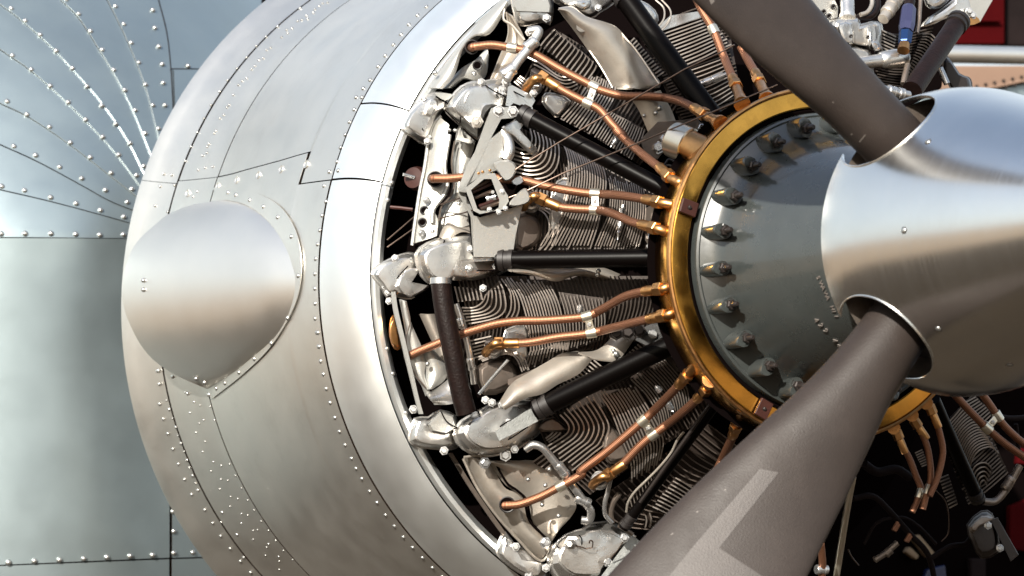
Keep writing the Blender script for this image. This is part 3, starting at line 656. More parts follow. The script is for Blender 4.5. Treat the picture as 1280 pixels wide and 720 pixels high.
r6 = rbox('silver rocker box low against the lip with a white faceted cap, centre left', q('G', (35, 195), (55, 130), (105, 125), (150, 100), (205, 120), (215, 170), (215, 235), (160, 245), (90, 238), (48, 225)), -.05, .03, wob=.0012)
cast('cap', q('G', (105, 152), (152, 100), (202, 120), (215, 165), (175, 190), (120, 178)), .0, .042, 'bracket', r6, prof=PILLOW, soft=0)
bl_(r6, .03, .006, *q('G', (68, 155), (50, 95), (165, 250)))
r7 = rbox('brightly sunlit rocker box at the bottom beside the lower blade', q('m', (535, 480), (640, 400), (740, 360), (790, 325), (920, 310), (1010, 340), (1100, 400), (1110, 430), (1000, 560), (900, 690), (860, 740), (640, 740), (500, 620)), -.05, .055, wob=.003, ctr=q('m', (830, 520))[0])
cast('side_plate', q('m', (1105, 400), (1165, 445), (960, 740), (850, 740)), .0, .05, 'grain', r7, prof=FLATP, soft=0)
cast('flange', q('m', (490, 590), (560, 560), (660, 610), (760, 700), (700, 740), (560, 740)), -.02, .04, 'cast', r7)
rod('union', W(q('m', (690, 470))[0], .02), at(*q('m', (650, 465))[0], sc(q('m', (690, 470))[0], .08)), [(0, .015), (.5, .015), (.5, .0095), (.8, .0095), (.85, .006), (1, .005)], 'cast', r7, 6, sm=False)
bl_(r7, .05, .006, *q('m', (1050, 420), (925, 595), (600, 630)), me=HEXS)
tube('lock_wire', [W(p, .065) for p in smooth(q('m', (690, 475), (745, 490), (770, 500), (790, 495), (815, 490), (820, 450), (800, 440), (795, 460)), 4)], .0012, 'wire', r7, 6)
tube('lock_wire', [W(p, .065) for p in q('m', (1040, 450), (1000, 510), (950, 570))], .0011, 'wire', r7, 6)
rod('collar', W(q('m', (1010, 330))[0], .04), W(q('m', (1110, 395))[0], .04), [(0, .004), (1, .004)], 'castdark', r7, 10)
r8 = rbox('rounded silver rocker box at the bottom left partly behind the inner lip', q('m', (125, 500), (150, 420), (190, 385), (260, 470), (340, 500), (430, 590), (500, 620), (490, 700), (430, 740), (330, 700), (230, 640), (140, 560)), -.05, .03, wob=.0012)
tube('flange_seam', [W(p, .022) for p in smooth(q('m', (215, 440), (210, 500), (235, 560), (260, 620)), 5)], .005, 'cast', r8, 8)
bl_(r8, .03, .006, *q('m', (260, 485), (355, 685), (480, 640)))
r9 = rbox('tan grey rocker box cut off by the top edge of the photo', q('l', (195, 0), (200, -60), (490, -60), (525, 50), (525, 110), (500, 200), (440, 180), (320, 210), (240, 190), (215, 110)), -.05, .05, 'cast')
cast('cover_plate', q('l', (190, -40), (500, -40), (528, 50), (522, 112), (220, 98), (200, 60)), .02, .058, 'bracket', r9, prof=PILLOW, soft=0)
bl_(r9, .05, .006, *q('l', (480, 148), (340, 262)))
r10 = rbox('silver casting at the top edge between the tan rocker box and the uppermost pushrod tube', q('B', (200, -10), (260, -40), (520, -40), (500, 20), (440, 60), (390, 90), (300, 45), (250, 30)), -.04, .03)
bl_(r10, .03, .005, *q('B', (430, 38))); cast('bulge', q('B', (310, 5), (395, 0), (390, 40), (350, 50), (320, 30)), .0, .05, 'cast', r10)
r11 = rbox('shaded rocker box with a flat side bar at the lower right corner', q('h', (450, 530), (500, 480), (540, 490), (560, 560), (560, 630), (500, 650), (470, 600)), -.04, .03, 'barrel')  # near-black instead of cast silver; shade put into the colour
cast('side_plate', q('h', (535, 510), (560, 500), (640, 640), (610, 665)), .0, .05, 'barrel', r11, prof=FLATP, soft=0)
bl_(r11, .05, .006, *q('h', (525, 530), (570, 615)))
# pipe from rocker boxes
def pipe(label, px, rpx, off, mt='steel', collars=(), name='oil_pipe', cat='pipe', mtc=None, cs=1.3):
    P = [W((p[0], p[1]), off) for p in smooth(px, 6)]; t = thing(name, label, cat, P[0])
    tube('pipe', P, rpx*.00134, mt, t, 14)
    for a, b_ in collars:
        A = W(a, off); B = W(b_, off); rr = rpx*.00134*cs
        rod('collar', A, B, [(0, rr*.9), (.06, rr), (.3, rr), (.32, rr*.93), (.68, rr*.93), (.7, rr), (.94, rr), (1, rr*.9)], mtc or mt, t, 16)
    return t
pipe('short grey oil pipe with an elbow above the large upper left rocker box', q('l', (150, 650), (240, 510), (330, 400), (400, 290), (410, 250), (370, 250), (330, 260)), 6.2, .06, 'cast', [(q('l', (310, 400))[0], q('l', (390, 330))[0]), (q('l', (120, 620))[0], q('l', (215, 555))[0])])
pipe('upright silver oil pipe with collars behind the thick brown hose', q('E', (440, 240), (470, 330), (500, 450), (520, 560), (530, 640)), 4, .03, 'cast', [(q('E', (460, 310))[0], q('E', (475, 360))[0]), (q('E', (510, 510))[0], q('E', (522, 570))[0])])
pipe('bent steel oil pipe between the grey faced and the sunlit rocker boxes', q('G', (470, 245), (500, 228), (535, 240), (570, 280), (610, 330), (650, 385), (690, 440), (715, 475), (710, 510), (680, 510)), 5.2, .035, 'steel', [(q('G', (590, 300))[0], q('G', (625, 345))[0]), (q('G', (660, 425))[0], q('G', (712, 450))[0])])
pipe('thin bent grey tube rising from the sunlit bottom rocker box', q('H', (310, 355), (300, 400), (288, 450), (290, 490), (315, 520)), 3.0, .03, 'steel')
pipe('slanting grey drain tube in the port below the crossed leads', q('E', (555, 690), (630, 600), (700, 520)), 2.2, .04, 'steel')
pipe('shaded bent pipe with a collar at the right edge under the spinner', q('h', (505, 440), (550, 440), (590, 400), (620, 350), (645, 305)), 5, .05, 'castdark', [(q('h', (585, 395))[0], q('h', (615, 350))[0])])  # darker than the steel pipes; shade is put into its colour
hs = thing('thick_hose', 'thick dark brown rubber hose joining two silver rocker boxes at the left', 'hose', W((565, 430)))
Ph = [W(p, .085) for p in smooth([(551, 352), (556, 390), (566, 440), (576, 490), (583, 516)], 6)]
tube('hose', Ph, .0172, 'hoseblack', hs, 20)
rod('clip', Ph[0]-Vector((0, 0, .004)), Ph[0]+Vector((0, 0, .006)), [(0, .0185), (1, .0185)], 'steel', hs, 20)
# ------------------------------------------------------------------ baffles
def baffle(label, loc): return thing('sheet_baffle', label, 'baffle', W(loc), 'pressed metal baffles between the cylinders')
def hole(px, rpx, off, parent):
    c = W(px, off); r = rpx*.00134; n_ = -Fv
    u = Rv; v = Uv; V = [c+n_*.0012]; 
    for k in range(20): V.append(c+n_*.0012+(u*math.cos(k*.3142)+v*math.sin(k*.3142))*r)
    mk('hole', V, [(0, 1+k, 1+(k+1) % 20) for k in range(20)], 'void', parent, sm=False)  # flat black disc; the shade inside the opening is its colour
    tube('grommet', [c+n_*.0015+(u*math.cos(k*.2618)+v*math.sin(k*.2618))*r for k in range(25)], .0016, 'black', parent, 6)
b1 = baffle('broad tan pressed baffle sheet right of the top left cylinder', (740, 70))
loft('sheet', q('l', (580, 75), (640, 150), (720, 260), (820, 400), (930, 560), (1020, 720))+q('B', (500, 440)), q('l', (580, 70), (680, 60), (800, 140), (960, 190), (1050, 230), (1130, 320))+q('B', (620, 250), (700, 360), (745, 430), (690, 445)), sc((740, 60), .03), sc((740, 60), .045), 'sheet', b1, .02, 34, 12)
loft('lower_sheet', q('B', (600, 500), (640, 560), (690, 680)), q('B', (740, 450), (790, 540), (825, 630)), sc((815, 140), .01), sc((815, 140), .02), 'sheet', b1, .006)
tube('rolled_edge', [W(p, .036) for p in smooth(q('l', (580, 72), (690, 60), (800, 140), (960, 190), (1050, 230), (1140, 330))+q('B', (620, 250), (735, 420)), 4)], .0018, 'sheet', b1, 8)
tube('rolled_edge', [W(p, .03) for p in smooth(q('l', (580, 75), (720, 260), (820, 400), (930, 560), (1020, 720)), 4)], .0018, 'sheet', b1, 8)
rod('stud', W(q('l', (720, 200))[0], .02), W(q('l', (770, 215))[0], .075), [(0, .006), (.3, .006), (.3, .011), (.55, .011), (.55, .008), (.8, .008), (.8, .010), (1, .010)], 'cast', b1, 12)
cast('crease', q('l', (860, 290), (960, 280), (985, 340), (960, 395), (910, 370)), .03, .052, 'sheet', b1)
for p, r in zip(q('B', (738, 540), (718, 565), (660, 578)), (.0048, .004, .003)): put(RIV, 'rivet', W(p, .024), VIEWN, b1, r)
b2 = baffle('long grey baffle plate along the upper lip with two holes', (570, 60))
loft('sheet', q('A', (305, 440), (390, 320), (480, 210), (600, 65), (680, -10)), q('A', (372, 445), (430, 380), (470, 250), (530, 178), (610, 165), (700, 20)), .035, .06, 'bracket', b2, .012, 30, 8)
loft('inner_sheet', q('A', (380, 440), (430, 385), (475, 340), (540, 300), (600, 235)), q('A', (420, 440), (480, 395), (540, 410), (585, 380), (600, 290)), .03, .03, 'bracket', b2, .006)
hole(q('A', (520, 235))[0], 8.5, .03, b2); hole(q('A', (547, 327))[0], 5.5, .01, b2)
for p in q('A', (530, 368), (335, 365)): put(RIV, 'rivet', W(p, .02), VIEWN, b2, .0045)
loft('shadow_sheet', q('A', (610, 400), (650, 300), (700, 170), (690, 60)), q('A', (660, 400), (740, 290), (780, 200), (720, 80)), .06, .08, 'sheet', b2, -.01)
tube('rolled_edge', [W(p, .055) for p in smooth(q('l', (135, 75), (130, 160), (200, 210), (300, 330)), 5)], .0022, 'sheet', b2, 8)
b3 = baffle('tall white baffle plate with three holes beside the open lip at left', (540, 230))
loft('sheet', q('k', (150, 630), (165, 500), (200, 250), (240, 50))+q('j', (290, 430), (350, 330)), q('k', (335, 570), (345, 450), (320, 380), (400, 260), (430, 150), (395, 50))+q('j', (400, 560), (420, 450), (430, 400)), .055, .085, 'bracket', b3, .006, 30, 8)
loft('second_sheet', q('k', (330, 570), (350, 420), (440, 270), (460, 130), (450, 0))+q('j', (480, 500), (505, 400)), q('k', (600, 480), (600, 380), (520, 200), (540, 80), (580, 0))+q('j', (620, 530), (560, 470)), .06, .085, 'bracket', b3, .008, 30, 8)
tube('rolled_edge', [at(*p, .062) for p in smooth(q('k', (150, 640), (168, 500), (205, 250), (245, 50))+q('j', (290, 430), (365, 330)), 5)], .0030, 'bracket', b3, 8)
tube('pressed_bead', [at(*p, .088) for p in smooth(q('k', (350, 460), (372, 350), (440, 270), (468, 180), (450, 60))+q('j', (450, 640), (470, 520)), 5)], .0015, 'castdark', b3, 6)
tube('pressed_bead', [at(*p, .088) for p in smooth(q('k', (300, 470), (310, 370), (390, 260), (415, 180), (395, 60))+q('j', (405, 620), (430, 470)), 5)], .004, 'bracket', b3, 8)
hole(q('k', (325, 145))[0], 9.5, .022, b3); hole(q('k', (243, 378))[0], 4.8, .012, b3); hole(q('k', (228, 467))[0], 4.8, .012, b3)
for p in q('k', (262, 303), (225, 548)): put(HEX, 'bolt', W(p, .02), FWD, b3, .0052, 0, .5)
for p in q('k', (305, 535), (500, 325))+q('j', (430, 435), (472, 437)): put(RIV, 'rivet', W(p, .03), VIEWN, b3, .0034)
cast('corner_gusset', q('j', (510, 400), (530, 490), (630, 520), (600, 545), (480, 510)), .01, .04, 'cast', b3, prof=PILLOW, soft=0)
loft('lower_sheet', q('k', (350, 575), (420, 470), (480, 490), (600, 480)), q('k', (420, 620), (480, 560), (540, 540), (610, 560)), .075, .09, 'sheet', b3, .004)
b5 = baffle('curved baffle sheets with a flat bar beside the thick brown hose', (520, 440))
loft('bar', q('E', (118, 180), (130, 280), (165, 430), (200, 570), (232, 700), (255, 790)), q('E', (135, 178), (150, 280), (185, 430), (220, 570), (250, 700), (275, 790)), .10, .10, 'bracket', b5, 0, thick=.005)
loft('sheet', q('E', (160, 215), (190, 380), (200, 470), (210, 560), (265, 640), (290, 700)), q('E', (190, 225), (210, 330), (265, 450), (290, 520), (280, 600), (310, 690)), .07, .08, 'bracket', b5, .006)
loft('curved_sheet', q('E', (270, 480), (290, 560), (290, 640), (300, 670)), q('E', (330, 470), (390, 560), (380, 620), (320, 665)), .075, .08, 'bracket', b5, .012)
loft('rear_sheet', q('E', (260, 290), (300, 380), (340, 470), (370, 600)), q('E', (340, 290), (370, 370), (420, 520), (440, 640)), .06, .06, 'sheet', b5, .015)
loft('lower_sheet', q('E', (290, 690), (350, 660), (400, 620), (430, 590)), q('E', (330, 740), (400, 740), (450, 720), (470, 650)), .08, .09, 'cast', b5, .01)
cast('lug', q('E', (110, 330), (130, 300), (150, 380), (160, 460), (130, 460), (108, 400)), -.01, .01, 'brassfit', b5)
hole(q('E', (215, 500))[0], 8.5, .03, b5); put(RIV, 'rivet', W(q('E', (297, 540))[0], .045), VIEWN, b5, .004)
tube('pressed_bead', [at(*p, .09) for p in smooth(q('E', (190, 230), (210, 330), (190, 420), (225, 570), (290, 660)), 5)], .0014, 'castdark', b5, 6)
b6 = baffle('curved tan baffle sheet above the diagonal black pushrod tube', (690, 465))
loft('sheet', q('F', (-60, 730), (0, 640), (80, 590), (180, 530), (250, 490), (330, 480)), q('F', (-40, 770), (60, 712), (150, 690), (230, 640), (330, 590), (400, 512)), sc((690, 470), .02), sc((690, 470), .04), 'sheet', b6, .012, 30)
loft('upper_sheet', q('F', (330, 485), (430, 470), (520, 390), (560, 350)), q('F', (400, 515), (470, 525), (530, 520), (600, 430), (625, 375)), sc((760, 440), .02), sc((760, 440), .035), 'sheet', b6, .006)
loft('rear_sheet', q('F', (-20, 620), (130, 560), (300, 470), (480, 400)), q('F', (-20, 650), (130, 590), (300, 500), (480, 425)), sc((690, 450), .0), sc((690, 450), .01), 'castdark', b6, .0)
for p, r in zip(q('F', (507, 475), (520, 490), (545, 515)), (.004, .0055, .004)): put(RIV, 'rivet', W(p, .04), VIEWN, b6, r)
b7 = baffle('shaded brown curved baffle under the horizontal pushrod tube', (700, 345))
loft('sheet', q('F', (-20, 70), (120, 62), (300, 58), (440, 60), (540, 95)), q('F', (20, 80), (120, 98), (220, 125), (330, 95), (500, 128)), sc((700, 340), .005), sc((700, 340), .01), 'sheet', b7, .012)
for p in q('F', (432, 75), (428, 92)): put(RIV, 'rivet', W(p, .03), VIEWN, b7, .0042)
b8 = baffle('olive grey baffle plate with one hole across the lower left gap', (620, 620))
loft('sheet', q('G', (237, 280), (300, 400), (370, 490), (440, 580), (528, 662)), q('G', (275, 268), (335, 290), (390, 390), (455, 420), (480, 520), (570, 600)), .055, .075, 'sheet', b8, .014, 34, 10)
loft('second_sheet', q('G', (335, 290), (400, 380), (480, 440), (500, 520), (570, 590)), q('G', (340, 290), (470, 290), (560, 300), (615, 370), (660, 460), (590, 550)), .07, .09, 'sheet', b8, .012, 34, 10)
tube('rolled_edge', [at(*p, .07) for p in smooth(q('G', (237, 280), (290, 390), (360, 490), (440, 580), (528, 664), (570, 600)), 5)], .0026, 'sheet', b8, 8)
tube('rolled_edge', [at(*p, .085) for p in smooth(q('G', (240, 275), (300, 270), (370, 305), (470, 290), (560, 300)), 5)], .0024, 'sheet', b8, 8)
tube('pressed_bead', [at(*p, .088) for p in smooth(q('G', (590, 410), (595, 450), (590, 490), (560, 520), (560, 560)), 5)], .0030, 'sheet', b8, 8)
tube('joint', [at(*p, .088) for p in smooth(q('G', (360, 300), (400, 370), (440, 400), (478, 440), (480, 500), (520, 550), (570, 600)), 5)], .0022, 'void', b8, 6)
hole(q('G', (402, 452))[0], 9.5, .045, b8)
for p in q('G', (318, 296), (545, 595)): put(HEX, 'bolt', W(p, .04), FWD, b8, .008, 0, .7)
for p in q('G', (533, 453), (480, 358), (560, 320), (545, 380), (595, 495)): put(RIV, 'rivet', W(p, .05), VIEWN, b8, .0038)
b9 = baffle('thin dark strip baffle in the shadow of the lower left lip', (590, 580))
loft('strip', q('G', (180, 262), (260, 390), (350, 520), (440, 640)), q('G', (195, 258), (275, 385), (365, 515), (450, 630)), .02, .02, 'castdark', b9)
b10 = baffle('thin curved baffle edge looping above the bottom rocker box', (800, 620))
tube('sheet_edge', [W(p, .03) for p in smooth(q('g', (258, 600), (270, 530), (320, 450), (400, 370), (500, 270), (590, 160), (640, 60), (690, 0)), 5)], .0022, 'sheet', b10, 8)
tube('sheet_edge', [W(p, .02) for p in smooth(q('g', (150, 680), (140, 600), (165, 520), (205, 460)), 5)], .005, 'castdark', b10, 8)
# ------------------------------------------------------------------ pulley bracket and cables
br = thing('pulley_bracket', 'white triangular bracket with a hexagonal pulley cage in front of the fins', 'bracket', W((610, 240)))
cast('upper_arm', q('k', (495, 215), (560, 40))+q('j', (620, 600), (700, 380), (745, 270), (790, 262), (930, 265), (960, 300), (940, 340), (820, 350), (820, 440), (845, 640))+q('k', (840, 60), (700, 110), (560, 190), (550, 250), (500, 240)), .045, .065, 'bracket', br, prof=FLATP, soft=0, wob=0, ctr=q('j', (740, 500))[0])
cast('lower_plate', q('k', (608, 415), (660, 430), (760, 400), (870, 370), (985, 330), (970, 380), (930, 560), (905, 730), (612, 730)), .05, .064, 'bracket', br, prof=FLATP, soft=0, wob=0)
cast('side_web', q('k', (495, 215), (550, 225), (560, 330), (610, 410), (610, 730), (600, 600), (590, 430), (500, 260)), .03, .06, 'bracket', br, prof=FLATP, soft=0, wob=0)
hexo = q('k', (548, 212), (690, 100), (770, 98), (870, 270), (875, 310), (835, 370), (660, 405), (610, 380))
hexi = q('k', (592, 225), (690, 142), (745, 142), (805, 300), (800, 355), (760, 385), (665, 380), (640, 365))
def frame(name, O, I, s0, s1, mt, parent):
    V = []; n_ = len(O)
    for s in (s0, s1):
        for p in O: V.append(at(*p, s))
        for p in I: V.append(at(*p, s))
    F = []
    for k in range(n_):
        j = (k+1) % n_
        F += [(2*n_+k, 2*n_+j, 3*n_+j, 3*n_+k), (k, j, 2*n_+j, 2*n_+k), (n_+j, n_+k, 3*n_+k, 3*n_+j), (j, k, n_+k, n_+j)]
    return mk(name, V, F, mt, parent, sm=False, bevel=.0015)
sb = sc((610, 245))
frame('cage', hexo, hexi, sb+.07, sb+.105, 'bracket', br)
mk('cage_back', [at(*p, sb+.068) for p in hexo], [tuple(range(8))], 'void', br, sm=False)
for a, c, r in (((595, 222), (730, 150), .0035), ((600, 245), (760, 170), .003), ((615, 285), (750, 235), .0035), ((650, 350), (800, 290), .003), ((660, 368), (805, 318), .004), ((655, 340), (790, 300), .002)):
    A_ = at(*q('k', a)[0], sb+.085); B_ = at(*q('k', c)[0], sb+.085); rod('cable_guide', A_, B_, [(0, r), (1, r)], 'rust' if r < .0035 else 'wire', br, 10)
rod('pulley', at(*q('k', (710, 290))[0], sb+.08), at(*q('k', (780, 275))[0], sb+.088), [(0, .006), (.3, .006), (.35, .004), (.65, .004), (.7, .006), (1, .006)], 'steel', br, 16)
rod('pin', at(*q('k', (745, 245))[0], sb+.075), at(*q('k', (755, 240))[0], sb+.095), [(0, .003), (1, .003)], 'steel', br, 10)
cast('upper_clevis', q('k', (760, 20), (880, 0), (935, 50), (910, 130), (850, 160), (800, 100)), .05, .085, 'bracket', br, prof=PILLOW)
cast('lower_clevis', q('k', (880, 320), (960, 230), (1010, 215), (1042, 290), (1000, 330), (900, 350)), .05, .085, 'bracket', br, prof=PILLOW)
cast('clevis_link', q('k', (895, 160), (960, 118), (985, 160), (930, 190)), .05, .09, 'steel', br, prof=PILLOW)
bolts(q('k', (825, 235), (850, 360), (730, 370), (800, 390)), sb+.106, br, .0035)
bolts(q('j', (800, 292), (905, 297)), sb+.085, br, .008)
for p in q('k', (680, 90), (735, 78), (650, 100)): put(HEXB, 'nut', W(p, .085), FWD, br, .0022)
cast('lever_arm', q('j', (1010, 260), (1050, 275), (1040, 330), (960, 430), (1000, 500), (1075, 560), (1060, 620), (1000, 580), (900, 490), (820, 440), (820, 400), (900, 360)), .02, .05, 'cast', br)
tube('lever_tube', [W(p, .05) for p in smooth(q('j', (830, 450), (870, 520), (880, 600), (850, 660)), 5)], .0095, 'cast', br, 14)
def cable(label, pts, offs):
    P = [at(p[0], p[1], o) for p, o in zip(pts, offs)]
    t = tube('control_cable', P, .0013, 'wire', None, 8, label=label, cat='cable', group='thin steel control cables')
cable('upper thin steel cable stretched across the copper leads to the blade', [(484, 300), (527, 263), (580, 246), (612, 232), (655, 205), (697, 179), (757, 144), (790, 125), (855, 87), (900, 66), (918, 56)], [.02, .05, .14, .20, .22, .26, .31, .34, .38, .42, .44])
cable('lower thin steel cable running from the lip past the pulley cage', [(484, 309), (528, 278), (580, 266), (612, 256), (655, 240), (705, 216), (770, 190), (840, 161), (905, 134), (972, 106)], [.02, .05, .14, .20, .22, .26, .32, .42, .50, .54])
pr = thing('rusty_pull_rod', 'rusty round flange and rods seen through the gap beside the lip', 'pull rod', W((515, 232), -.02))
rod('flange', W((516, 222), -.01), W((524, 224), -.03), [(0, .006), (.05, .018), (.5, .021), (1, .021)], 'rust', pr, 20)
rod('shaft', W((504, 218), .0), W((518, 222), -.01), [(0, .003), (1, .004)], 'steel', pr, 10)
tube('bar', [W(p, -.01) for p in [(488, 259), (500, 260), (516, 262)]], .0032, 'rust', pr, 8)
# ------------------------------------------------------------------ brass ignition ring
ring = thing('ignition_ring', 'dented golden brass ignition manifold ring around the grey nose case', 'manifold ring', (0, -.465, 0))
lathe('band', [(.435, .262), (.435, .288), (.438, .2895), (.486, .2895), (.489, .2885), (.492, .286), (.4925, .284), (.4945, .260), (.493, .258), (.488, .257), (.435, .257)], 'brass', ring, n=160)
lathe('rim_bead', [(.484, .289), (.486, .2925), (.490, .2935), (.494, .2922), (.495, .2895), (.493, .287)], 'brassfit', ring, n=160)
lathe('gap_shade', [(.48, .2575), (.488, .2575), (.49, .254), (.488, .250), (.46, .250)], 'void', ring, n=120)  # black annulus; shade of the gap put into its colour
def rphi(px, py, s=.49):
    P = at(px, py, s); return math.atan2(P.z, P.x)
for p in ((861, 262), (950, 512)):
    a = rphi(*p); c = Vector((.272*math.cos(a), -.4975, .272*math.sin(a))); e1 = Vector((math.cos(a), 0, math.sin(a))); e2 = Vector((-math.sin(a), 0, math.cos(a)))
    V = []
    for dz in (0, -.007):
        for u, v in ((-1, -1), (1, -1), (1, 1), (-1, 1)): V.append(c+e1*u*.015+e2*v*.012+Vector((0, dz, 0)))
    tb = mk('mounting_tab', V, [(0, 1, 2, 3), (7, 6, 5, 4), (0, 4, 5, 1), (1, 5, 6, 2), (2, 6, 7, 3), (3, 7, 4, 0)], 'rust', ring, sm=False, bevel=.0015)
    put(HEXD, 'screw', c+Vector((0, -.007, 0)), FWD, tb, .0028)
# big outlet
A_ = at(842, 174, .395); B_ = at(892, 196, .465)
rod('outlet_cup', B_, A_, [(0, .030), (.25, .027), (.5, .026), (.9, .026)], 'brassfit', ring, 28)
rod('outlet_collar', at(862, 182.5, .421), at(840, 173.5, .392), [(0, .0275), (.05, .030), (.9, .030), (1, .027)], 'clamp', ring, 28)
def sl(p):
    D = math.hypot(p[0]-1010, p[1]-325); k = min(1, max(0, (270-D)/80)); return sc(p, .045)*(1-k)+.462*k
GL = 'braided copper ignition leads'
HR = .0073
def lead(label, px, nut0=None, nut1=True, hole0=False, neck=None, ns=.463, r=HR, mt='braid', offs=None):
    """hose through traced points; nut1: brass nut and neck at the ring end"""
    Q = smooth(px, 8); P = [at(p[0], p[1], offs(p) if offs else sl(p)) for p in Q]
    if hole0: P[0:0] = [P[0]+Fv*.05+Vector((-.002, 0, 0)), P[0]+Fv*.012-(P[3]-P[0]).normalized()*.0035]
    t = thing('ignition_lead', label, 'ignition lead', P[0], GL)
    tube('hose', P, r, mt, t, 16)
    def nutat(A, d, stub=True):
        rod('ferrule', A-d*.030, A-d*.004, [(0, r*1.12), (.1, r*1.22), (.9, r*1.22), (1, r*1.1)], 'brassfit', t, 16)
        rod('nut', A-d*.004, A+d*.013, [(0, r*1.45), (.08, r*1.6), (.92, r*1.6), (1, r*1.45)], 'brassfit', t, 6, sm=False)
    if nut1:
        d = (P[-1]-P[-3]).normalized(); nutat(P[-1], d)
        if neck:
            E_ = at(*neck, ns); m1 = P[-1]+d*.016
            pts = [P[-1]+d*.01, m1, m1.lerp(E_, .5)+(d*.004), E_, E_+(E_-m1).normalized()*.014]
            tube('neck', smooth(pts, 4), [r*1.05]*5+[r*1.15]*4+[r*1.35]*4+[r*1.9]*4, 'brassfit', ring, 14)
    if nut0:
        d = (P[0]-P[2]).normalized(); nutat(P[0], d)
        if nut0 != True: tube('elbow', [P[0]+d*.01, P[0]+d*.022, at(*nut0, sc(nut0, .02)), at(*nut0, sc(nut0, -.02))], r*1.1, 'boltdark', t, 12)
    return t, P
pick = lambda P, f: P[int(f*(len(P)-1))]
L = {}
L[1] = lead('topmost long copper lead, from the hole in the upper lip baffle to the ring', q('A', (528, 234), (620, 225), (720, 240), (800, 255))+q('B', (60, 250), (130, 280), (250, 350), (400, 428), (450, 452), (560, 480), (700, 482), (820, 500), (900, 535), (950, 565)), hole0=True, neck=(898, 153))
L[2] = lead('copper lead just below the topmost one, from a brass elbow plug', q('B', (165, 395), (260, 455), (370, 512), (440, 550), (500, 620), (560, 680))+q('D', (520, 10), (570, 60), (650, 130), (740, 200), (775, 232)), nut0=(668, 102), neck=(852, 229))
L[3] = lead('copper lead from the hole in the tall white baffle, passing behind the pulley bracket', q('C', (330, 252), (400, 252), (470, 246), (560, 240))+q('D', (-40, 255), (60, 262), (150, 285), (270, 310), (400, 328), (520, 335), (640, 352), (720, 368)), hole0=True, neck=(845, 257))
L[4] = lead('copper lead from the brass elbow right of the pulley cage', q('D', (160, 362), (240, 395), (330, 405), (440, 412), (520, 435), (600, 470), (700, 497)), nut0=(668, 248), neck=(838, 293))
L[5] = lead('long copper lead curving from the left baffle hole over the fins, middle left', q('E', (215, 495), (250, 478), (330, 445), (450, 397), (550, 365), (650, 338), (760, 325))+q('F', (160, 322), (340, 308), (400, 292), (480, 250), (560, 205), (640, 182), (725, 168)), hole0=True, neck=(840, 355))
L[6] = lead('copper lead just under the long middle one, starting at a brass nut over the fins', q('E', (670, 437), (740, 436), (820, 430))+q('F', (230, 406), (380, 388), (520, 355), (640, 325), (745, 302)), nut0=(612, 428), neck=(845, 388))
L[7] = lead('copper lead from the lower baffle hole up to the ring', q('G', (395, 455), (450, 450), (520, 425), (580, 395), (680, 340))+q('H', (200, 325), (300, 250), (420, 148), (500, 72), (560, 10), (590, -25)), hole0=True, neck=(873, 451))
L[8] = lead('copper lead beside it, starting at a brass nut near the bent thin tube', q('H', (310, 335), (350, 305), (420, 232), (470, 190), (550, 130), (620, 70), (660, 28)), nut0=(748, 602), neck=(887, 478))
L[9] = lead('short copper lead disappearing behind the lower blade', q('H', (690, 360), (720, 300), (755, 225), (778, 165)), neck=(928, 510))
L[10] = lead('thin copper lead at the top with a clip, left of the upper blade', [(866, -12), (877, 12), (892, 38), (904, 69), (919, 105)], neck=(927, 128))
L[11] = lead('short copper lead emerging under the edge of the upper blade', [(926, 58), (936, 77), (943, 89), (948, 99)], neck=(958, 122))
dk = lambda p: .30
L[12] = lead('left one of three shaded leads bundled under the right end of the ring', [q('h', (280, 470))[0], q('h', (240, 480))[0]][1:]+q('h', (262, 430), (272, 390), (255, 345), (230, 280), (205, 235), (190, 200)), nut1=True, neck=q('h', (172, 165))[0], ns=.425, r=.0058, offs=dk)
L[13] = lead('middle one of three shaded leads bundled under the right end of the ring', q('h', (280, 470), (292, 420), (310, 350), (300, 250), (275, 180), (260, 155)), nut1=True, neck=q('h', (240, 118))[0], ns=.425, r=.0058, offs=lambda p: .315)
L[14] = lead('right one of three shaded leads bundled under the right end of the ring', q('h', (305, 420), (335, 350), (355, 260), (345, 190), (325, 130), (315, 105)), nut1=True, neck=q('h', (295, 72))[0], ns=.425, r=.0058, offs=lambda p: .33)
L[15] = lead('left one of a shaded pair of leads at the right edge under the spinner', q('h', (400, 40), (460, 105), (520, 165), (590, 225), (670, 280)), nut1=False, r=.0068, offs=lambda p: .34)
L[16] = lead('right one of a shaded pair of leads at the right edge under the spinner', q('h', (490, 20), (540, 90), (580, 150), (630, 200), (680, 240)), nut1=False, r=.0068, offs=lambda p: .34)
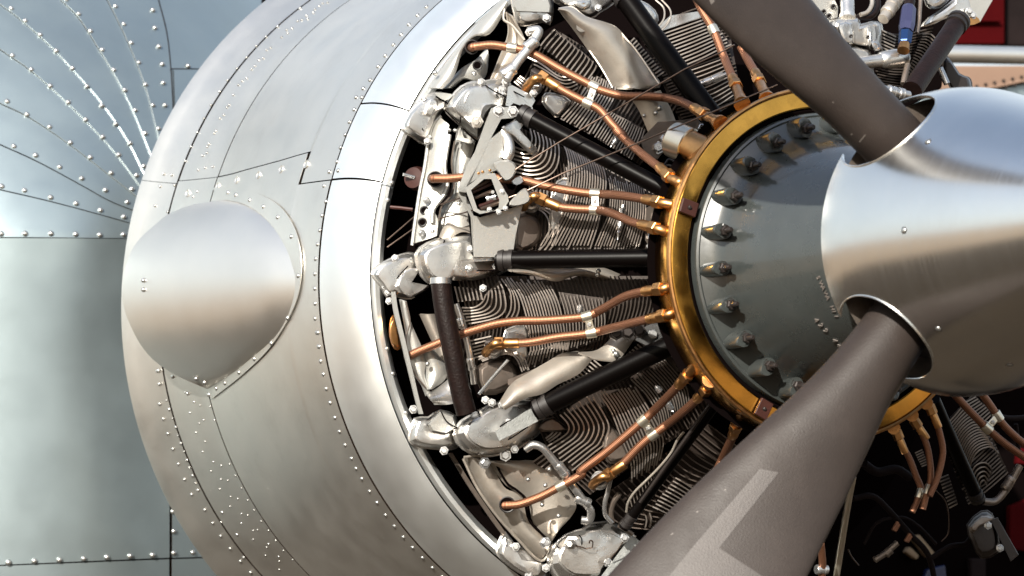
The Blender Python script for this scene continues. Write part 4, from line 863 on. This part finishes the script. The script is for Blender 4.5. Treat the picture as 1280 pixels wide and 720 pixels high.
def clamp(label, *ends):
    """band round each lead at the traced spots, joined by a small link with a screw"""
    t = thing('lead_clamp', label, 'clamp', at(*ends[0][1], .3), 'light metal clamps on the leads'); C_ = []
    for k, p in ends:
        P = L[k][1]; x = [(abs(0)+(Vector(P[i]-CP).cross(ray(*p).normalized())).length, i) for i in range(1, len(P)-1)]; i = min(x)[1]
        d = (P[i+1]-P[i-1]).normalized(); c = P[i]; rr = (.0058 if k in (12, 13, 14) else HR)
        rod('band', c-d*.0085, c+d*.0085, [(0, rr*1.05), (0, rr*1.22), (.1, rr*1.26), (.9, rr*1.26), (1, rr*1.22), (1, rr*1.05)], 'clamp', t, 20); C_.append((c, d))
    if len(C_) == 2:
        a, b_ = C_[0][0], C_[1][0]; u = (b_-a).normalized(); d = C_[0][1]; m_ = (a+b_)/2; f = -Fv; V = []
        for z in (-.003, .002):
            for x, y in ((-1, -1), (1, -1), (1, 1), (-1, 1)): V.append(m_+u*x*(b_-a).length*.40+d*y*.0065+f*(z+.004))
        mk('link', V, [(4, 5, 6, 7), (3, 2, 1, 0), (0, 1, 5, 4), (1, 2, 6, 5), (2, 3, 7, 6), (3, 0, 4, 7)], 'clamp', t, sm=False, bevel=.0015)
        put(HEX, 'screw', m_+f*.006, f, t, .0034)
clamp('double clamp joining the two uppermost long leads', (1, q('B', (412, 437))[0]), (2, q('B', (378, 515))[0]))
clamp('double clamp joining the two leads right of the pulley cage', (3, q('D', (412, 328))[0]), (4, q('D', (415, 410))[0]))
clamp('double clamp joining the two leads above the curved tan baffle', (5, q('F', (375, 302))[0]), (6, q('F', (400, 385))[0]))
clamp('double clamp joining the two lower leads near the U-shaped fins', (7, q('H', (428, 140))[0]), (8, q('H', (468, 190))[0]))
clamp('single clamp on the lower lead near the one-hole olive baffle', (7, q('G', (600, 385))[0]))
clamp('single clamp on the topmost long lead just right of its baffle hole', (1, q('A', (722, 240))[0]))
clamp('single clamp on the thin lead beside the upper blade', (10, q('K', (150, 105))[0]))
clamp('brassy clamp around the bundle of three shaded leads', (12, q('h', (270, 410))[0]), (13, q('h', (298, 400))[0]))
clamp('double clamp on the shaded pair of leads at the right edge', (15, q('h', (523, 165))[0]), (16, q('h', (556, 120))[0]))
# elbow unions for the two leads that start over the fins
for p, lb in ((q('a', (235, 560))[0], 'brass elbow union under the topmost leads, by the oil pipe'), (q('D', (120, 340))[0], 'small brass elbow union right of the pulley cage'), (q('E', (650, 435))[0], 'large brass elbow union over the fins below the thick lead'), (q('g', (100, 330))[0], 'brass elbow union near the bent thin tube')):
    t = thing('elbow_union', lb, 'pipe union', W(p, .05)); c = W(p, .05)
    tube('elbow', smooth([c+Vector((.004, -.002, -.001)), c+Vector((-.006, .0, -.002)), c+Vector((-.010, .02, -.010)), c+Vector((-.008, .035, -.016))], 5), .0078, 'brassfit', t, 14)
    rod('seat', c+Vector((.004, .03, -.004)), c+Vector((.012, .05, -.008)), [(0, .012), (.3, .012), (.3, .0145), (.6, .0145), (.6, .012), (1, .016)], 'cast', t, 20)
# ------------------------------------------------------------------ nose case
nose = thing('nose_case', 'glossy grey-green reduction gear nose case ringed with studs', 'gear case', (0, -.6, 0))
NP = [(.44, .249), (.498, .249), (.503, .2475), (.505, .244), (.503, .241), (.506, .236), (.512, .226), (.520, .217), (.535, .209), (.56, .202), (.60, .192), (.65, .178), (.70, .163), (.75, .148), (.80, .135), (.86, .122), (.93, .11)]
lathe('housing', NP, 'gear', nose, n=128)
lathe('shadow_gap', [(.43, .30), (.43, .24)], 'void', nose, n=64)
stp = [(1015, 150), (985, 160), (942, 190), (912, 232), (902, 282), (900, 333), (908, 387), (932, 435), (962, 470)]
angs = [rphi(p[0]-6, p[1], .56) for p in stp]
angs = sorted([a % (2*math.pi) for a in angs]); stepa = (angs[-1]-angs[0])/8
allang = [angs[0]+stepa*k for k in range(-3, 13)]
if True:
    bossV = []; 
    for a in allang:
        e1 = Vector((math.cos(a), 0, math.sin(a))); e2 = Vector((-math.sin(a), 0, math.cos(a))); c = e1*.224
        V = []; prof = [(.495, 1.0), (.538, 1.0), (.5455, .985), (.5475, .93), (.548, .5)]; n_ = 20
        for s, k in prof:
            for i in range(n_):
                g = 2*math.pi*i/n_; x = math.cos(g)*.0155*k; y = math.sin(g)*.0125*k
                if x < 0: x *= 1.0
                else: x *= 1.25
                V.append(c+e1*(x)+e2*y+Vector((0, -s-(.004 if x > .004 else 0), 0)))
        V.append(c+Vector((0, -.548, 0))); F = [tuple(reversed(f)) for f in grid_faces(len(prof), n_, cv=True)]; b0 = 4*n_
        F += [(b0+i, b0+(i+1) % n_, len(V)-1) for i in range(n_)]
        bs = mk('stud_boss', V, [tuple(reversed(f)) for f in F], 'gear', nose)
        put(HEXD, 'nut', c+Vector((0, -.546, 0)), FWD, bs, .0088, a, 1.25)
        rod('stud', c+Vector((0, -.55, 0)), c+Vector((0, -.574, 0)), [(0, .0048), (.9, .0048), (1, .003)], 'boltdark', bs, 10)
def hit_prof(px, py, prof, off=.0):
    d = ray(px, py); sx = [a for a, _ in prof]; rx = [b_ for _, b_ in prof]; prev = None
    for k in range(900):
        t = 3.2+k*.0018; P = CP+d*t; s = -P.y
        if s < sx[0] or s > sx[-1]: continue
        f = math.hypot(P.x, P.z)-np.interp(s, sx, rx)-off
        if f < 0:
            lo, hi = t-.0018, t
            for _ in range(14):
                t = (lo+hi)/2; P = CP+d*t
                if math.hypot(P.x, P.z)-np.interp(-P.y, sx, rx)-off > 0: lo = t
                else: hi = t
            return P
    return None
# cast numbers on the housing
def cast_text(txt, p0, p1, size):
    for i, chx in enumerate(txt):
        if chx == ' ': continue
        u = i/(len(txt)-1); p = (p0[0]*(1-u)+p1[0]*u, p0[1]*(1-u)+p1[1]*u)
        P = hit_prof(p[0], p[1], NP[6:]); Pn = hit_prof(p[0]+(p1[0]-p0[0])*.02, p[1]+(p1[1]-p0[1])*.02, NP[6:])
        if P is None or Pn is None: continue
        N = Vector((P.x, 0, P.z)).normalized(); N = (N+Vector((0, -.28, 0))).normalized()
        X = (Pn-P); X = (X-N*X.dot(N)).normalized(); Y = N.cross(X)
        c = bpy.data.curves.new('cast_number', 'FONT'); c.body = chx; c.size = size; c.extrude = .0008; c.materials.append(M['decaltext'])
        tmp = bpy.data.objects.new('t', c); COL.objects.link(tmp); bpy.context.view_layer.update(); me = bpy.data.meshes.new_from_object(tmp.evaluated_get(bpy.context.evaluated_depsgraph_get())); bpy.data.objects.remove(tmp)
        o = bpy.data.objects.new('cast_number', me); COL.objects.link(o); o.parent = nose
        o.matrix_local = Matrix.Translation(P-origin_of(nose)+N*.0012) @ Matrix((X, Y, N)).transposed().to_4x4()
cast_text('429 44', (1017, 399), (1045, 430), .014)
cast_text('SWAWA HII', (1021, 346), (1043, 394), .011)
# ------------------------------------------------------------------ propeller
prop = thing('propeller', 'propeller with a polished silver spinner and broad matt brown blades', 'propeller', (0, -.94, 0))
SP = [(.885, .2322), (.90, .2325), (.92, .2323), (.94, .231), (.97, .2265), (1.0, .219), (1.05, .2035), (1.10, .187), (1.17, .162), (1.25, .132), (1.33, .10), (1.40, .068), (1.46, .035), (1.48, .0)]
so_ = [tuple(v) for v in smooth(SP[:-1], 4)]
sp = lathe('spinner', so_+[(1.478, .012), (1.470, .012)]+[(max(.885, s_-.004), max(.008, r_-.0034)) for s_, r_ in so_[::-1]], 'polished', None, n=240)
m_ = sp.data; n0 = len(so_)*2+2
import bmesh
b_ = bmesh.new(); b_.from_mesh(m_); b_.verts.ensure_lookup_table()
for i in range(240):     # close the rear rim
    j = (i+1) % 240; b_.faces.new([b_.verts[i*n0], b_.verts[i*n0+n0-1], b_.verts[j*n0+n0-1], b_.verts[j*n0]])

b_.to_mesh(m_); b_.free()
fixn(sp)
BA = [R(133.5+90*k) for k in range(4)]
cut = []
for a in BA:
    e = Vector((math.cos(a), 0, math.sin(a))); c = Vector((0, -.945, 0))
    o = rod('cutter', c+e*.12, c+e*.3, [(0, .080), (1, .080)], 'black', None, 64, sm=False); cut.append(o); fixn(o)
    b_ = sp.modifiers.new('c', 'BOOLEAN'); b_.object = o; b_.operation = 'DIFFERENCE'; b_.solver = 'MANIFOLD'
bpy.context.view_layer.update(); dg = bpy.context.evaluated_depsgraph_get()
me = bpy.data.meshes.new_from_object(sp.evaluated_get(dg)); me.name = 'spinner'
off0 = sp.location.copy()
for o in cut+[sp]: bpy.data.objects.remove(o)
me.transform(Matrix.Translation(off0-prop.location)); spo = bpy.data.objects.new('spinner', me); COL.objects.link(spo); spo.parent = prop
es = spo.modifiers.new('es', 'EDGE_SPLIT'); es.split_angle = R(40)
lathe('backplate', [(.90, .222), (.90, .12)], 'castdark', prop, n=96)
lathe('hub', [(.80, .09), (.86, .11), (1.02, .11), (1.06, .08), (1.1, .0)], 'boltdark', prop, n=48)
# rolled collar round each blade opening
for a in BA:
    e1 = Vector((math.cos(a), 0, math.sin(a))); e2 = Vector((-math.sin(a), 0, math.cos(a))); P = []
    for k in range(61):
        g = -2.33+4.66*k/60; x = .081*math.cos(g); y = .081*math.sin(g); s = .945+x
        if s < .8905: continue
        r = np.interp(s, [v[0] for v in SP], [v[1] for v in SP]); rr = math.sqrt(max(0, r*r-y*y)); P.append(e1*(rr+.0012)+e2*y+Vector((0, -s, 0)))
    tube('rolled_lip', P, .0013, 'polished', prop, 8)
RHO = [.08, .13, .18, .24, .30, .37, .45, .53, .60, .68, .75, .90, 1.05, 1.20]
CH = [.098, .098, .099, .103, .112, .134, .163, .190, .213, .234, .250, .270, .27, .25]
TH = [.098, .098, .098, .098, .096, .092, .084, .074, .066, .058, .050, .040, .030, .02]
BE = [38, 32, 27, 23, 21, 20, 21, 25, 29, 33, 36, 38, 38, 38]
OFFC = [-.012, -.0125, -.012, -.0085, -.0054, -.001, .0017, .0035, .0054, .0070, .009, .012, .012, .012]
rs = smooth(list(zip(RHO, CH, TH, BE, OFFC)), 5)
bladeobj = []
for a in [b0_+R(4.2) for b0_ in BA]:
    e1 = Vector((math.cos(a), 0, math.sin(a))); T = Vector((-math.sin(a), 0, math.cos(a))); V = []; nb = 56
    for (rho, chd, th, be, oc) in rs:
        Cc = T*math.cos(R(be))+Vector((0, -1, 0))*math.sin(R(be)); Nn = e1.cross(Cc)
        k = min(1, max(0, (rho-.16)/.3)); 
        for i in range(nb):
            g = 2*math.pi*i/nb; x = math.cos(g); y = math.sin(g)
            y2 = y*(1-.35*k*(x*.5+.5)) if True else y
            camb = .10*k*(1-x*x)*chd*.5
            V.append(Vector((0, -.945, 0))+e1*rho+Cc*(x*chd/2+oc)+Nn*(y2*th/2-camb*.4))
    F = grid_faces(len(rs), nb, cv=True)+[tuple(range(nb))[::-1], tuple(len(V)-nb+i for i in range(nb))]
    o = mk('blade', V, F, 'blade', prop, label=None); bladeobj.append(o)
    rod('blade_root', Vector((0, -.945, 0))+e1*.06, Vector((0, -.945, 0))+e1*.19, [(0, .06), (.5, .06), (.52, .056), (1, .056)], 'boltdark', prop, 32)
# spinner screws
def sp_hit(px, py):
    return hit_prof(px, py, SP)
for p in ((1130, 288), (1160, 177), (1173, 411), (1262, 456)):
    P = sp_hit(*p)
    if P is None: continue
    N = (Vector((P.x, 0, P.z)).normalized()+Vector((0, -.3, 0))).normalized(); put(HEXD, 'screw_seat', P-N*.0004, N, prop, .0056, 0, .15); put(RIV, 'screw', P+N*.0004, N, prop, .0044, zs=.6)
# faded paint patches on the lower blade, laid on its skin
lowb = bladeobj[1]; bvb = BVHTree.FromPolygons([v.co+prop.location for v in lowb.data.vertices], [tuple(p.vertices) for p in lowb.data.polygons])
ub = bladeobj[0]; bvu = BVHTree.FromPolygons([v.co+prop.location for v in ub.data.vertices], [tuple(p.vertices) for p in ub.data.polygons])
def decal(corners, mt, bv=bvb, par=lowb, nu=24, nv=24, lift=.0006):
    a, b_, c_, d_ = [np.array(p, float) for p in corners]; V = []
    for i in range(nu):
        for j in range(nv):
            u = i/(nu-1); v = j/(nv-1); p = (a*(1-u)+b_*u)*(1-v)+(d_*(1-u)+c_*u)*v
            h = bv.ray_cast(CP, ray(*p).normalized())
            if h[0] is None: return None
            V.append(h[0]-Fv*lift)
    return mk('faded_paint', V, grid_faces(nu, nv), mt, par)

decal([(950, 586), (973.5, 590.5), (899, 685), (868, 681)], 'decal')
decal([(868, 681), (899, 685), (968, 730), (835, 722)], 'decal')
# ------------------------------------------------------------------ flange bolts and fittings close to the ring
cf = thing('cylinder_base', 'grey cylinder base flange with bolts beside the diagonal pushrod tube and ring', 'flange', W((812, 425)))
cast('plate', q('e', (690, 130), (720, 60), (790, 25), (900, 10), (965, 90), (900, 110), (780, 175)), -.02, .012, 'steel', cf, prof=FLATP, soft=0)
bolts(q('e', (640, 78), (712, 68), (565, 85)), [sc((810, 420), .02)]*3, cf, .009, HEXD); bolts(q('e', (800, 95)), sc((810, 420), .015), cf, .0085, HEXS)
cast('strip', q('e', (840, 40), (900, 30), (960, 90), (930, 100)), .0, .018, 'bracket', cf, prof=FLATP, soft=0)
cf2 = thing('cylinder_base', 'grey bolted cylinder base between the two leads left of the brass ring', 'flange', W((818, 275)))
cast('plate', q('D', (670, 400), (690, 390), (775, 410), (775, 600), (690, 600), (665, 560)), -.02, .012, 'castdark', cf2, prof=FLATP, soft=0)
bolts(q('D', (725, 440), (700, 545), (705, 590)), sc((818, 275), .015), cf2, .009); 
cf3 = thing('cylinder_base', 'dark bolted base corner under the end of the diagonal pushrod tube', 'flange', W((850, 450)))
cast('plate', q('e', (880, 240), (1000, 190), (1040, 260), (1020, 350), (960, 330)), -.02, .01, 'castdark', cf3, prof=FLATP, soft=0)
bolts(q('e', (985, 262)), sc((850, 450), .01), cf3, .011, HEXD)
cf4 = thing('cylinder_base', 'grey base with bright bolts behind the large brass ring outlet', 'flange', W((825, 160)))
cast('plate', q('I', (0, 265), (60, 200), (200, 190), (230, 230), (120, 260), (60, 330), (20, 320)), -.02, .01, 'castdark', cf4, prof=FLATP, soft=0)
bolts(q('I', (62, 290), (85, 262), (215, 225)), sc((825, 170), .015), cf4, .009)
tube('spring', [W(p, .03) for p in smooth(q('I', (85, 350), (100, 330), (125, 345), (115, 375), (90, 370), (95, 350), (120, 358)), 4)], .002, 'black', cf4, 6)
pipe('light grey support rod standing right of the lower blade', [(1066, 596), (1058, 640), (1050, 690), (1043, 735)], 4.6, .0, 'clamp', name='support_rod', cat='rod')
pipe('short pale blue pipe end poking out below the ring right of the lower blade', [(1090, 523), (1105, 521), (1118, 523)], 4, .12, 'steel', name='pipe_end', cat='pipe end')
pipe('copper and steel fittings low between lower blade and support rod', [(1026, 735), (1028, 705), (1026, 680)], 5, .05, 'braid', [((1020, 712), (1034, 712))], name='hose_end', cat='hose end', mtc='steel')
pipe('thin shaded wire drooping right of the support rod', q('h', (0, 620), (15, 650), (40, 680)), .9, .0, 'wire', name='loose_wire', cat='wire')
pipe('thin shaded wire hanging below the bundle of three leads', q('h', (330, 400), (365, 440), (378, 500), (375, 560), (350, 590)), .8, .02, 'wire', name='loose_wire', cat='wire')
pipe('dark ribbed hose with collar in the lower right shadow', q('h', (100, 660), (145, 630), (185, 595)), 4.5, .0, 'castdark', [(q('h', (140, 640))[0], q('h', (160, 622))[0])], name='dark_hose', cat='hose')
fr_ = thing('copper_strands', 'sunlit copper braid ends in the dark below the bundle of leads', 'braid', W((1130, 650)))
for a, c in (((168, 548), (186, 518)), ((176, 552), (190, 525)), ((215, 590), (232, 562)), ((222, 592), (236, 570))):
    tube('strand', [at(*q('h', a)[0], .2), at(*q('h', c)[0], .2)], .0035, 'braid', fr_, 8)
# ------------------------------------------------------------------ top right of the engine
pc = thing('drilled_plate', 'pale blue-grey plate with round holes behind the upper blade', 'plate', W(q('i', (150, 50))[0]))
cast('plate', q('i', (30, -20), (190, -20), (218, 40), (215, 100), (160, 115), (90, 60)), .0, .012, 'bracket', pc, prof=FLATP, soft=0)
for p in ((135, 68), (190, 38), (165, 92)): hole(q('i', p)[0], 2.6, .013, pc)
gc = thing('governor_casting', 'big pale aluminium casting with an elbow and plug beside the upper blade', 'casting', W(q('i', (330, 200))[0]))
cast('body', q('i', (165, 140), (215, 105), (330, 100), (345, 140), (400, 125), (462, 140), (468, 255), (440, 285), (300, 265), (250, 250)), -.04, .05, 'cast', gc, wob=.001)
cast('rib', q('i', (215, 130), (300, 125), (310, 250), (255, 255), (225, 200)), .0, .07, 'cast', gc, wob=.001)
cast('rib', q('i', (380, 150), (405, 140), (410, 265), (385, 262)), .0, .06, 'cast', gc, wob=.001)
rod('neck', W(q('i', (272, 110))[0], .03), W(q('i', (268, -40))[0], .03), [(0, .0145), (.12, .0150), (.14, .0125), (1, .0125)], 'cast', gc, 24)
cast('foot', q('i', (280, 260), (370, 280), (400, 300), (420, 420), (350, 380), (300, 310)), -.02, .04, 'cast', gc)
rod('elbow', W(q('i', (320, 362))[0], .04), W(q('i', (470, 345))[0], .045), [(0, .011), (.3, .0112), (.85, .0118), (1, .013)], 'cast', gc, 24)
rod('elbow_body', W(q('i', (455, 347))[0], .045), W(q('i', (608, 328))[0], .05), [(0, .0115), (.06, .0150), (.25, .0165), (.6, .0172), (.85, .0165), (.96, .0140), (1, .011)], 'cast', gc, 28)
rod('plug', W(q('i', (590, 330))[0], .05), W(q('i', (618, 322))[0], .058), [(0, .0125), (.6, .0125), (.6, .008), (1, .008)], 'steel', gc, 6, sm=False)
cast('lug', q('i', (395, 230), (440, 225), (470, 285), (430, 300)), .0, .05, 'steel', gc)
for p in ((290, 207), (388, 212)): hole(q('i', p)[0], 1.6, .078, gc)
un = thing('hose_union', 'violet and blue anodised hose union on a brown hose, top right', 'hose union', W(q('i', (610, 150))[0]))
U = lambda x, y: W(q('i', (x, y))[0], .09)
rod('hose', U(635, -40), U(622, 45), [(0, .0095), (1, .0095)], 'hoseblack', un, 16)
rod('upper_nut', U(622, 40), U(606, 182), [(0, .011), (.1, .0135), (.75, .0145), (1, .0125)], 'violet', un, 8, sm=False)
rod('lower_nut', U(605, 184), U(598, 250), [(0, .0105), (.06, .0125), (.9, .0115), (1, .010)], 'blue', un, 6, sm=False)
rod('fitting', U(598, 250), U(590, 290), [(0, .009), (1, .011)], 'brassfit', un, 12)
pipe('thin brown rod beside the violet hose union', q('i', (690, -30), (685, 60), (680, 130), (668, 190)), 2.6, .08, 'castdark', name='thin_rod', cat='rod')
pipe('tan metal tube end left of the violet hose union', q('i', (600, -60), (560, 0), (510, 60), (475, 110)), 7.5, .06, 'sheet', [(q('i', (535, 20))[0], q('i', (495, 78))[0])], name='tube_end', cat='tube')
pipe('dark looped rubber hose behind the casting at the top edge', q('i', (330, 95), (400, 95), (440, 50), (445, -20)), 4, .03, 'hoseblack', name='looped_hose', cat='hose')
pipe('tan looped strip inside the dark hose at the top edge', q('i', (345, 85), (385, 70), (410, 30), (412, -20)), 3, .04, 'sheet', name='looped_strip', cat='strip')
rt = thing('rocker_box', 'silver rocker box with a side plate at the top right corner of the engine', 'rocker box', W(q('i', (880, 50))[0]), GR)
cast('cover', q('i', (700, 150), (740, 100), (800, 60), (885, -10), (900, -60), (960, -60), (1000, 60), (960, 130), (860, 95), (780, 130)), -.05, .04, 'cast', rt)
cast('side_plate', q('i', (960, -60), (1110, -60), (1100, 0), (1030, 125), (1005, 100), (985, 60), (930, 20)), .0, .05, 'bracket', rt, prof=FLATP, soft=0)
bolts(q('i', (965, 65), (985, 88)), sc(q('i', (960, 60))[0], .055), rt, .006); cast('chip', q('i', (970, 100), (1000, 92), (1030, 125), (960, 145)), .0, .05, 'brassfit', rt, prof=FLATP)
cast('knuckle', q('i', (720, 30), (720, -40), (860, -40), (830, 20), (770, 50)), -.02, .05, 'steel', rt)
pipe('small bronze pushrod end under the elbow casting', q('i', (590, 480), (600, 430), (615, 370)), 4, .06, 'castdark', name='rod_end', cat='rod end')
rb = pipe('small grey ribbed fitting just above the spinner', q('i', (455, 505), (540, 530), (620, 545)), 6, .14, 'steel', [(q('i', (500, 518))[0], q('i', (545, 530))[0]), (q('i', (560, 533))[0], q('i', (590, 540))[0])], name='ribbed_fitting', cat='fitting')
dbk = thing('dark_bracket', 'dark angular bracket behind the pushrod tube above the spinner', 'bracket', W(q('i', (900, 450))[0]))
cast('arm', q('i', (820, 330), (850, 330), (910, 420), (960, 440), (978, 470), (978, 545), (900, 540), (860, 500), (820, 420)), -.03, .02, 'boltdark', dbk)
rod('link', W(q('i', (800, 390))[0], .03), W(q('i', (840, 480))[0], .03), [(0, .006), (1, .006)], 'steel', dbk, 10)
# ------------------------------------------------------------------ other aircraft parts behind, out of focus
def slab(name, px, s, depth, mt, parent):
    n_ = len(px); V = [at(*p, s) for p in px]+[at(*p, s)+Vector((0, depth, 0)) for p in px]
    F = [tuple(range(n_)), tuple(range(2*n_-1, n_-1, -1))]+[(k, n_+k, n_+(k+1) % n_, (k+1) % n_) for k in range(n_)]
    return mk(name, V, F, mt, parent, sm=False, bevel=.004)
ba = thing('background_aircraft', 'blurred tan riveted panel with a grey tube under a dark red box, far right', 'aircraft', at(1240, 90, -2))
slab('skin', [(1150, 82), (1340, 82), (1340, 92), (1215, 117), (1150, 117)], -2.0, .05, 'beige', ba)
slab('lower_skin', [(1150, 117), (1215, 117), (1340, 92), (1340, 170), (1150, 170)], -2.01, .05, 'panel', ba)
tube('joint_strip', [at(x, y, -1.99) for x, y in ((1212, 115), (1340, 88))], .0055, 'beige', ba, 6)
for k in range(8):
    for dy, x0 in ((-5, 1221), (4, 1224)):
        x = x0+11.2*k; put(HEXD, 'rivet', at(x, 115-(x-1212)*.211+dy, -1.985), FWD, ba, .0038)
rod('tube', at(1150, 67, -1.8), at(1340, 71, -1.8), [(0, .024), (1, .024)], 'skin', ba, 24)
slab('red_box', [(1180, -30), (1256, -30), (1256, 55), (1180, 55)], -2.1, .3, 'red', ba)
slab('red_box_lid', [(1200, 24), (1252, 24), (1252, 27), (1200, 27)], -2.08, .05, 'red', ba)
slab('dark_box', [(1257, -30), (1340, -30), (1340, 57), (1257, 57)], -2.15, .3, 'dark', ba)
tr = thing('shade_backdrop', 'added black backdrop with red and blue panels for the lower right gloom', 'backdrop', at(1180, 700, -1.2))
slab('body', [(930, 420), (1400, 420), (1400, 1100), (930, 1100)], -1.2, .5, 'void', tr)  # added black slab; its colour supplies the gloom
slab('added_red_panel', [(1263, 633), (1340, 600), (1340, 700), (1262, 686)], -1.17, .02, 'red', tr)
slab('added_red_panel', [(1275, 560), (1340, 560), (1340, 585), (1272, 580)], -1.17, .02, 'red', tr)
slab('added_blue_panel', [(1148, 740), (1160, 712), (1182, 706), (1185, 740)], -1.17, .02, 'bluepaint', tr)
slab('added_grey_panel', [(1214, 698), (1233, 698), (1233, 740), (1214, 740)], -1.17, .02, 'dark', tr)
slab('added_olive_panel', [(1140, 672), (1150, 668), (1170, 692), (1160, 698)], -1.17, .02, 'ground', tr)
slab('added_olive_panel', [(1132, 690), (1138, 683), (1150, 695), (1146, 700)], -1.17, .02, 'ground', tr)

ac = thing('shade_fill', 'black slab added for the shade between the castings at the top right', 'shade fill', at(1080, 40, -.3))
slab('shade_slab', [(960, -60), (1195, -60), (1188, 30), (1178, 110), (1110, 150), (960, 150)], -.25, .2, 'void', ac)  # added black slab closing the gap; shade put into its colour

# clutter below the spinner, painted near black to look shaded
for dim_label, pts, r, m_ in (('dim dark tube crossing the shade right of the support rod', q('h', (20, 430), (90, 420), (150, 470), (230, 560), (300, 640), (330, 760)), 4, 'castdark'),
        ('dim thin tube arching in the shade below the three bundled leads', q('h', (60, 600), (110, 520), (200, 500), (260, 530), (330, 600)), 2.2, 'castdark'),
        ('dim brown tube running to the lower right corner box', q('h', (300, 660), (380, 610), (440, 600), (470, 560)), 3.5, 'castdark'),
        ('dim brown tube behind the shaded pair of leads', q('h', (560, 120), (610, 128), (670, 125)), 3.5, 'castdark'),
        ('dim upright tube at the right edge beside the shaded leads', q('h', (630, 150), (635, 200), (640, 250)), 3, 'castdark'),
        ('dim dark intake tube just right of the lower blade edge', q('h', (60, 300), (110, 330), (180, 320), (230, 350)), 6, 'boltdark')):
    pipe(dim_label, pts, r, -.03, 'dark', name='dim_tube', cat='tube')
cast('flange', q('h', (455, 540), (500, 495), (545, 500), (530, 520), (490, 540), (470, 560)), .0, .045, 'castdark', r11)


# joints, cracks between the cast covers
for par, s_, lines in ((r1, .052, (q('j', (398, 282), (440, 330), (498, 385)), q('j', (512, 300), (515, 350), (505, 400)), q('j', (700, 100), (760, 140), (855, 190), (862, 240)), q('j', (535, 425), (575, 465), (620, 505)), q('j', (885, 132), (940, 160), (992, 188)))),
        (r2, .030, (q('j', (330, 185), (400, 225), (440, 250)), q('j', (190, 395), (215, 400), (235, 440)))),
        (r3, .052, ([(556, 300), (551, 315), (552, 335), (558, 352)], [(596, 338), (615, 338), (632, 332)], [(538, 318), (545, 330), (543, 345)])),
        (r5, .056, (q('G', (292, 100), (305, 140), (305, 200), (293, 262)), q('G', (375, 160), (405, 140), (420, 138)), q('G', (355, 215), (400, 212), (480, 160)))),
        (r7, .056, (q('m', (540, 520), (640, 580), (760, 680)), q('m', (720, 400), (740, 430), (735, 490), (700, 530)), q('m', (560, 480), (640, 550), (800, 640), (870, 650)))),
        (r8, .030, (q('m', (190, 430), (200, 500), (225, 570), (250, 610)),)), (r6, .042, (q('G', (152, 100), (175, 140), (215, 165)),)),
        (r4, .034, (q('E', (70, 60), (100, 90), (110, 140)), q('E', (200, 50), (140, 120), (150, 150))))):
    for ln in lines: tube('joint', [W(p, s_) for p in smooth(ln, 4)], .0011, 'void', par, 6)

for quad in (((1073.5, 177), (1081, 168), (1082.3, 169), (1075, 178)), ((884, -6), (893, -2), (893, 2), (889, 6)), ((1063, 168), (1065, 166.5), (1066, 168), (1064, 169.5)), ((1040, 128), (1041.5, 127), (1042.5, 128), (1041, 129))):
    o_ = decal(quad, 'decaltext', bvu, ub, 4, 4)
    if o_: o_.name = 'paint_scratch'
for quad in (((838, 668), (841, 666), (841.8, 667), (839, 669)), ((905, 612), (907, 611), (908, 612), (906, 613.5)), ((1010, 470), (1011.5, 469), (1012.5, 470.5), (1011, 471.5)), ((870, 640), (872, 638.5), (873, 640), (871, 641))):
    o_ = decal(quad, 'decaltext', bvb, lowb, 4, 4)
    if o_: o_.name = 'paint_chip'
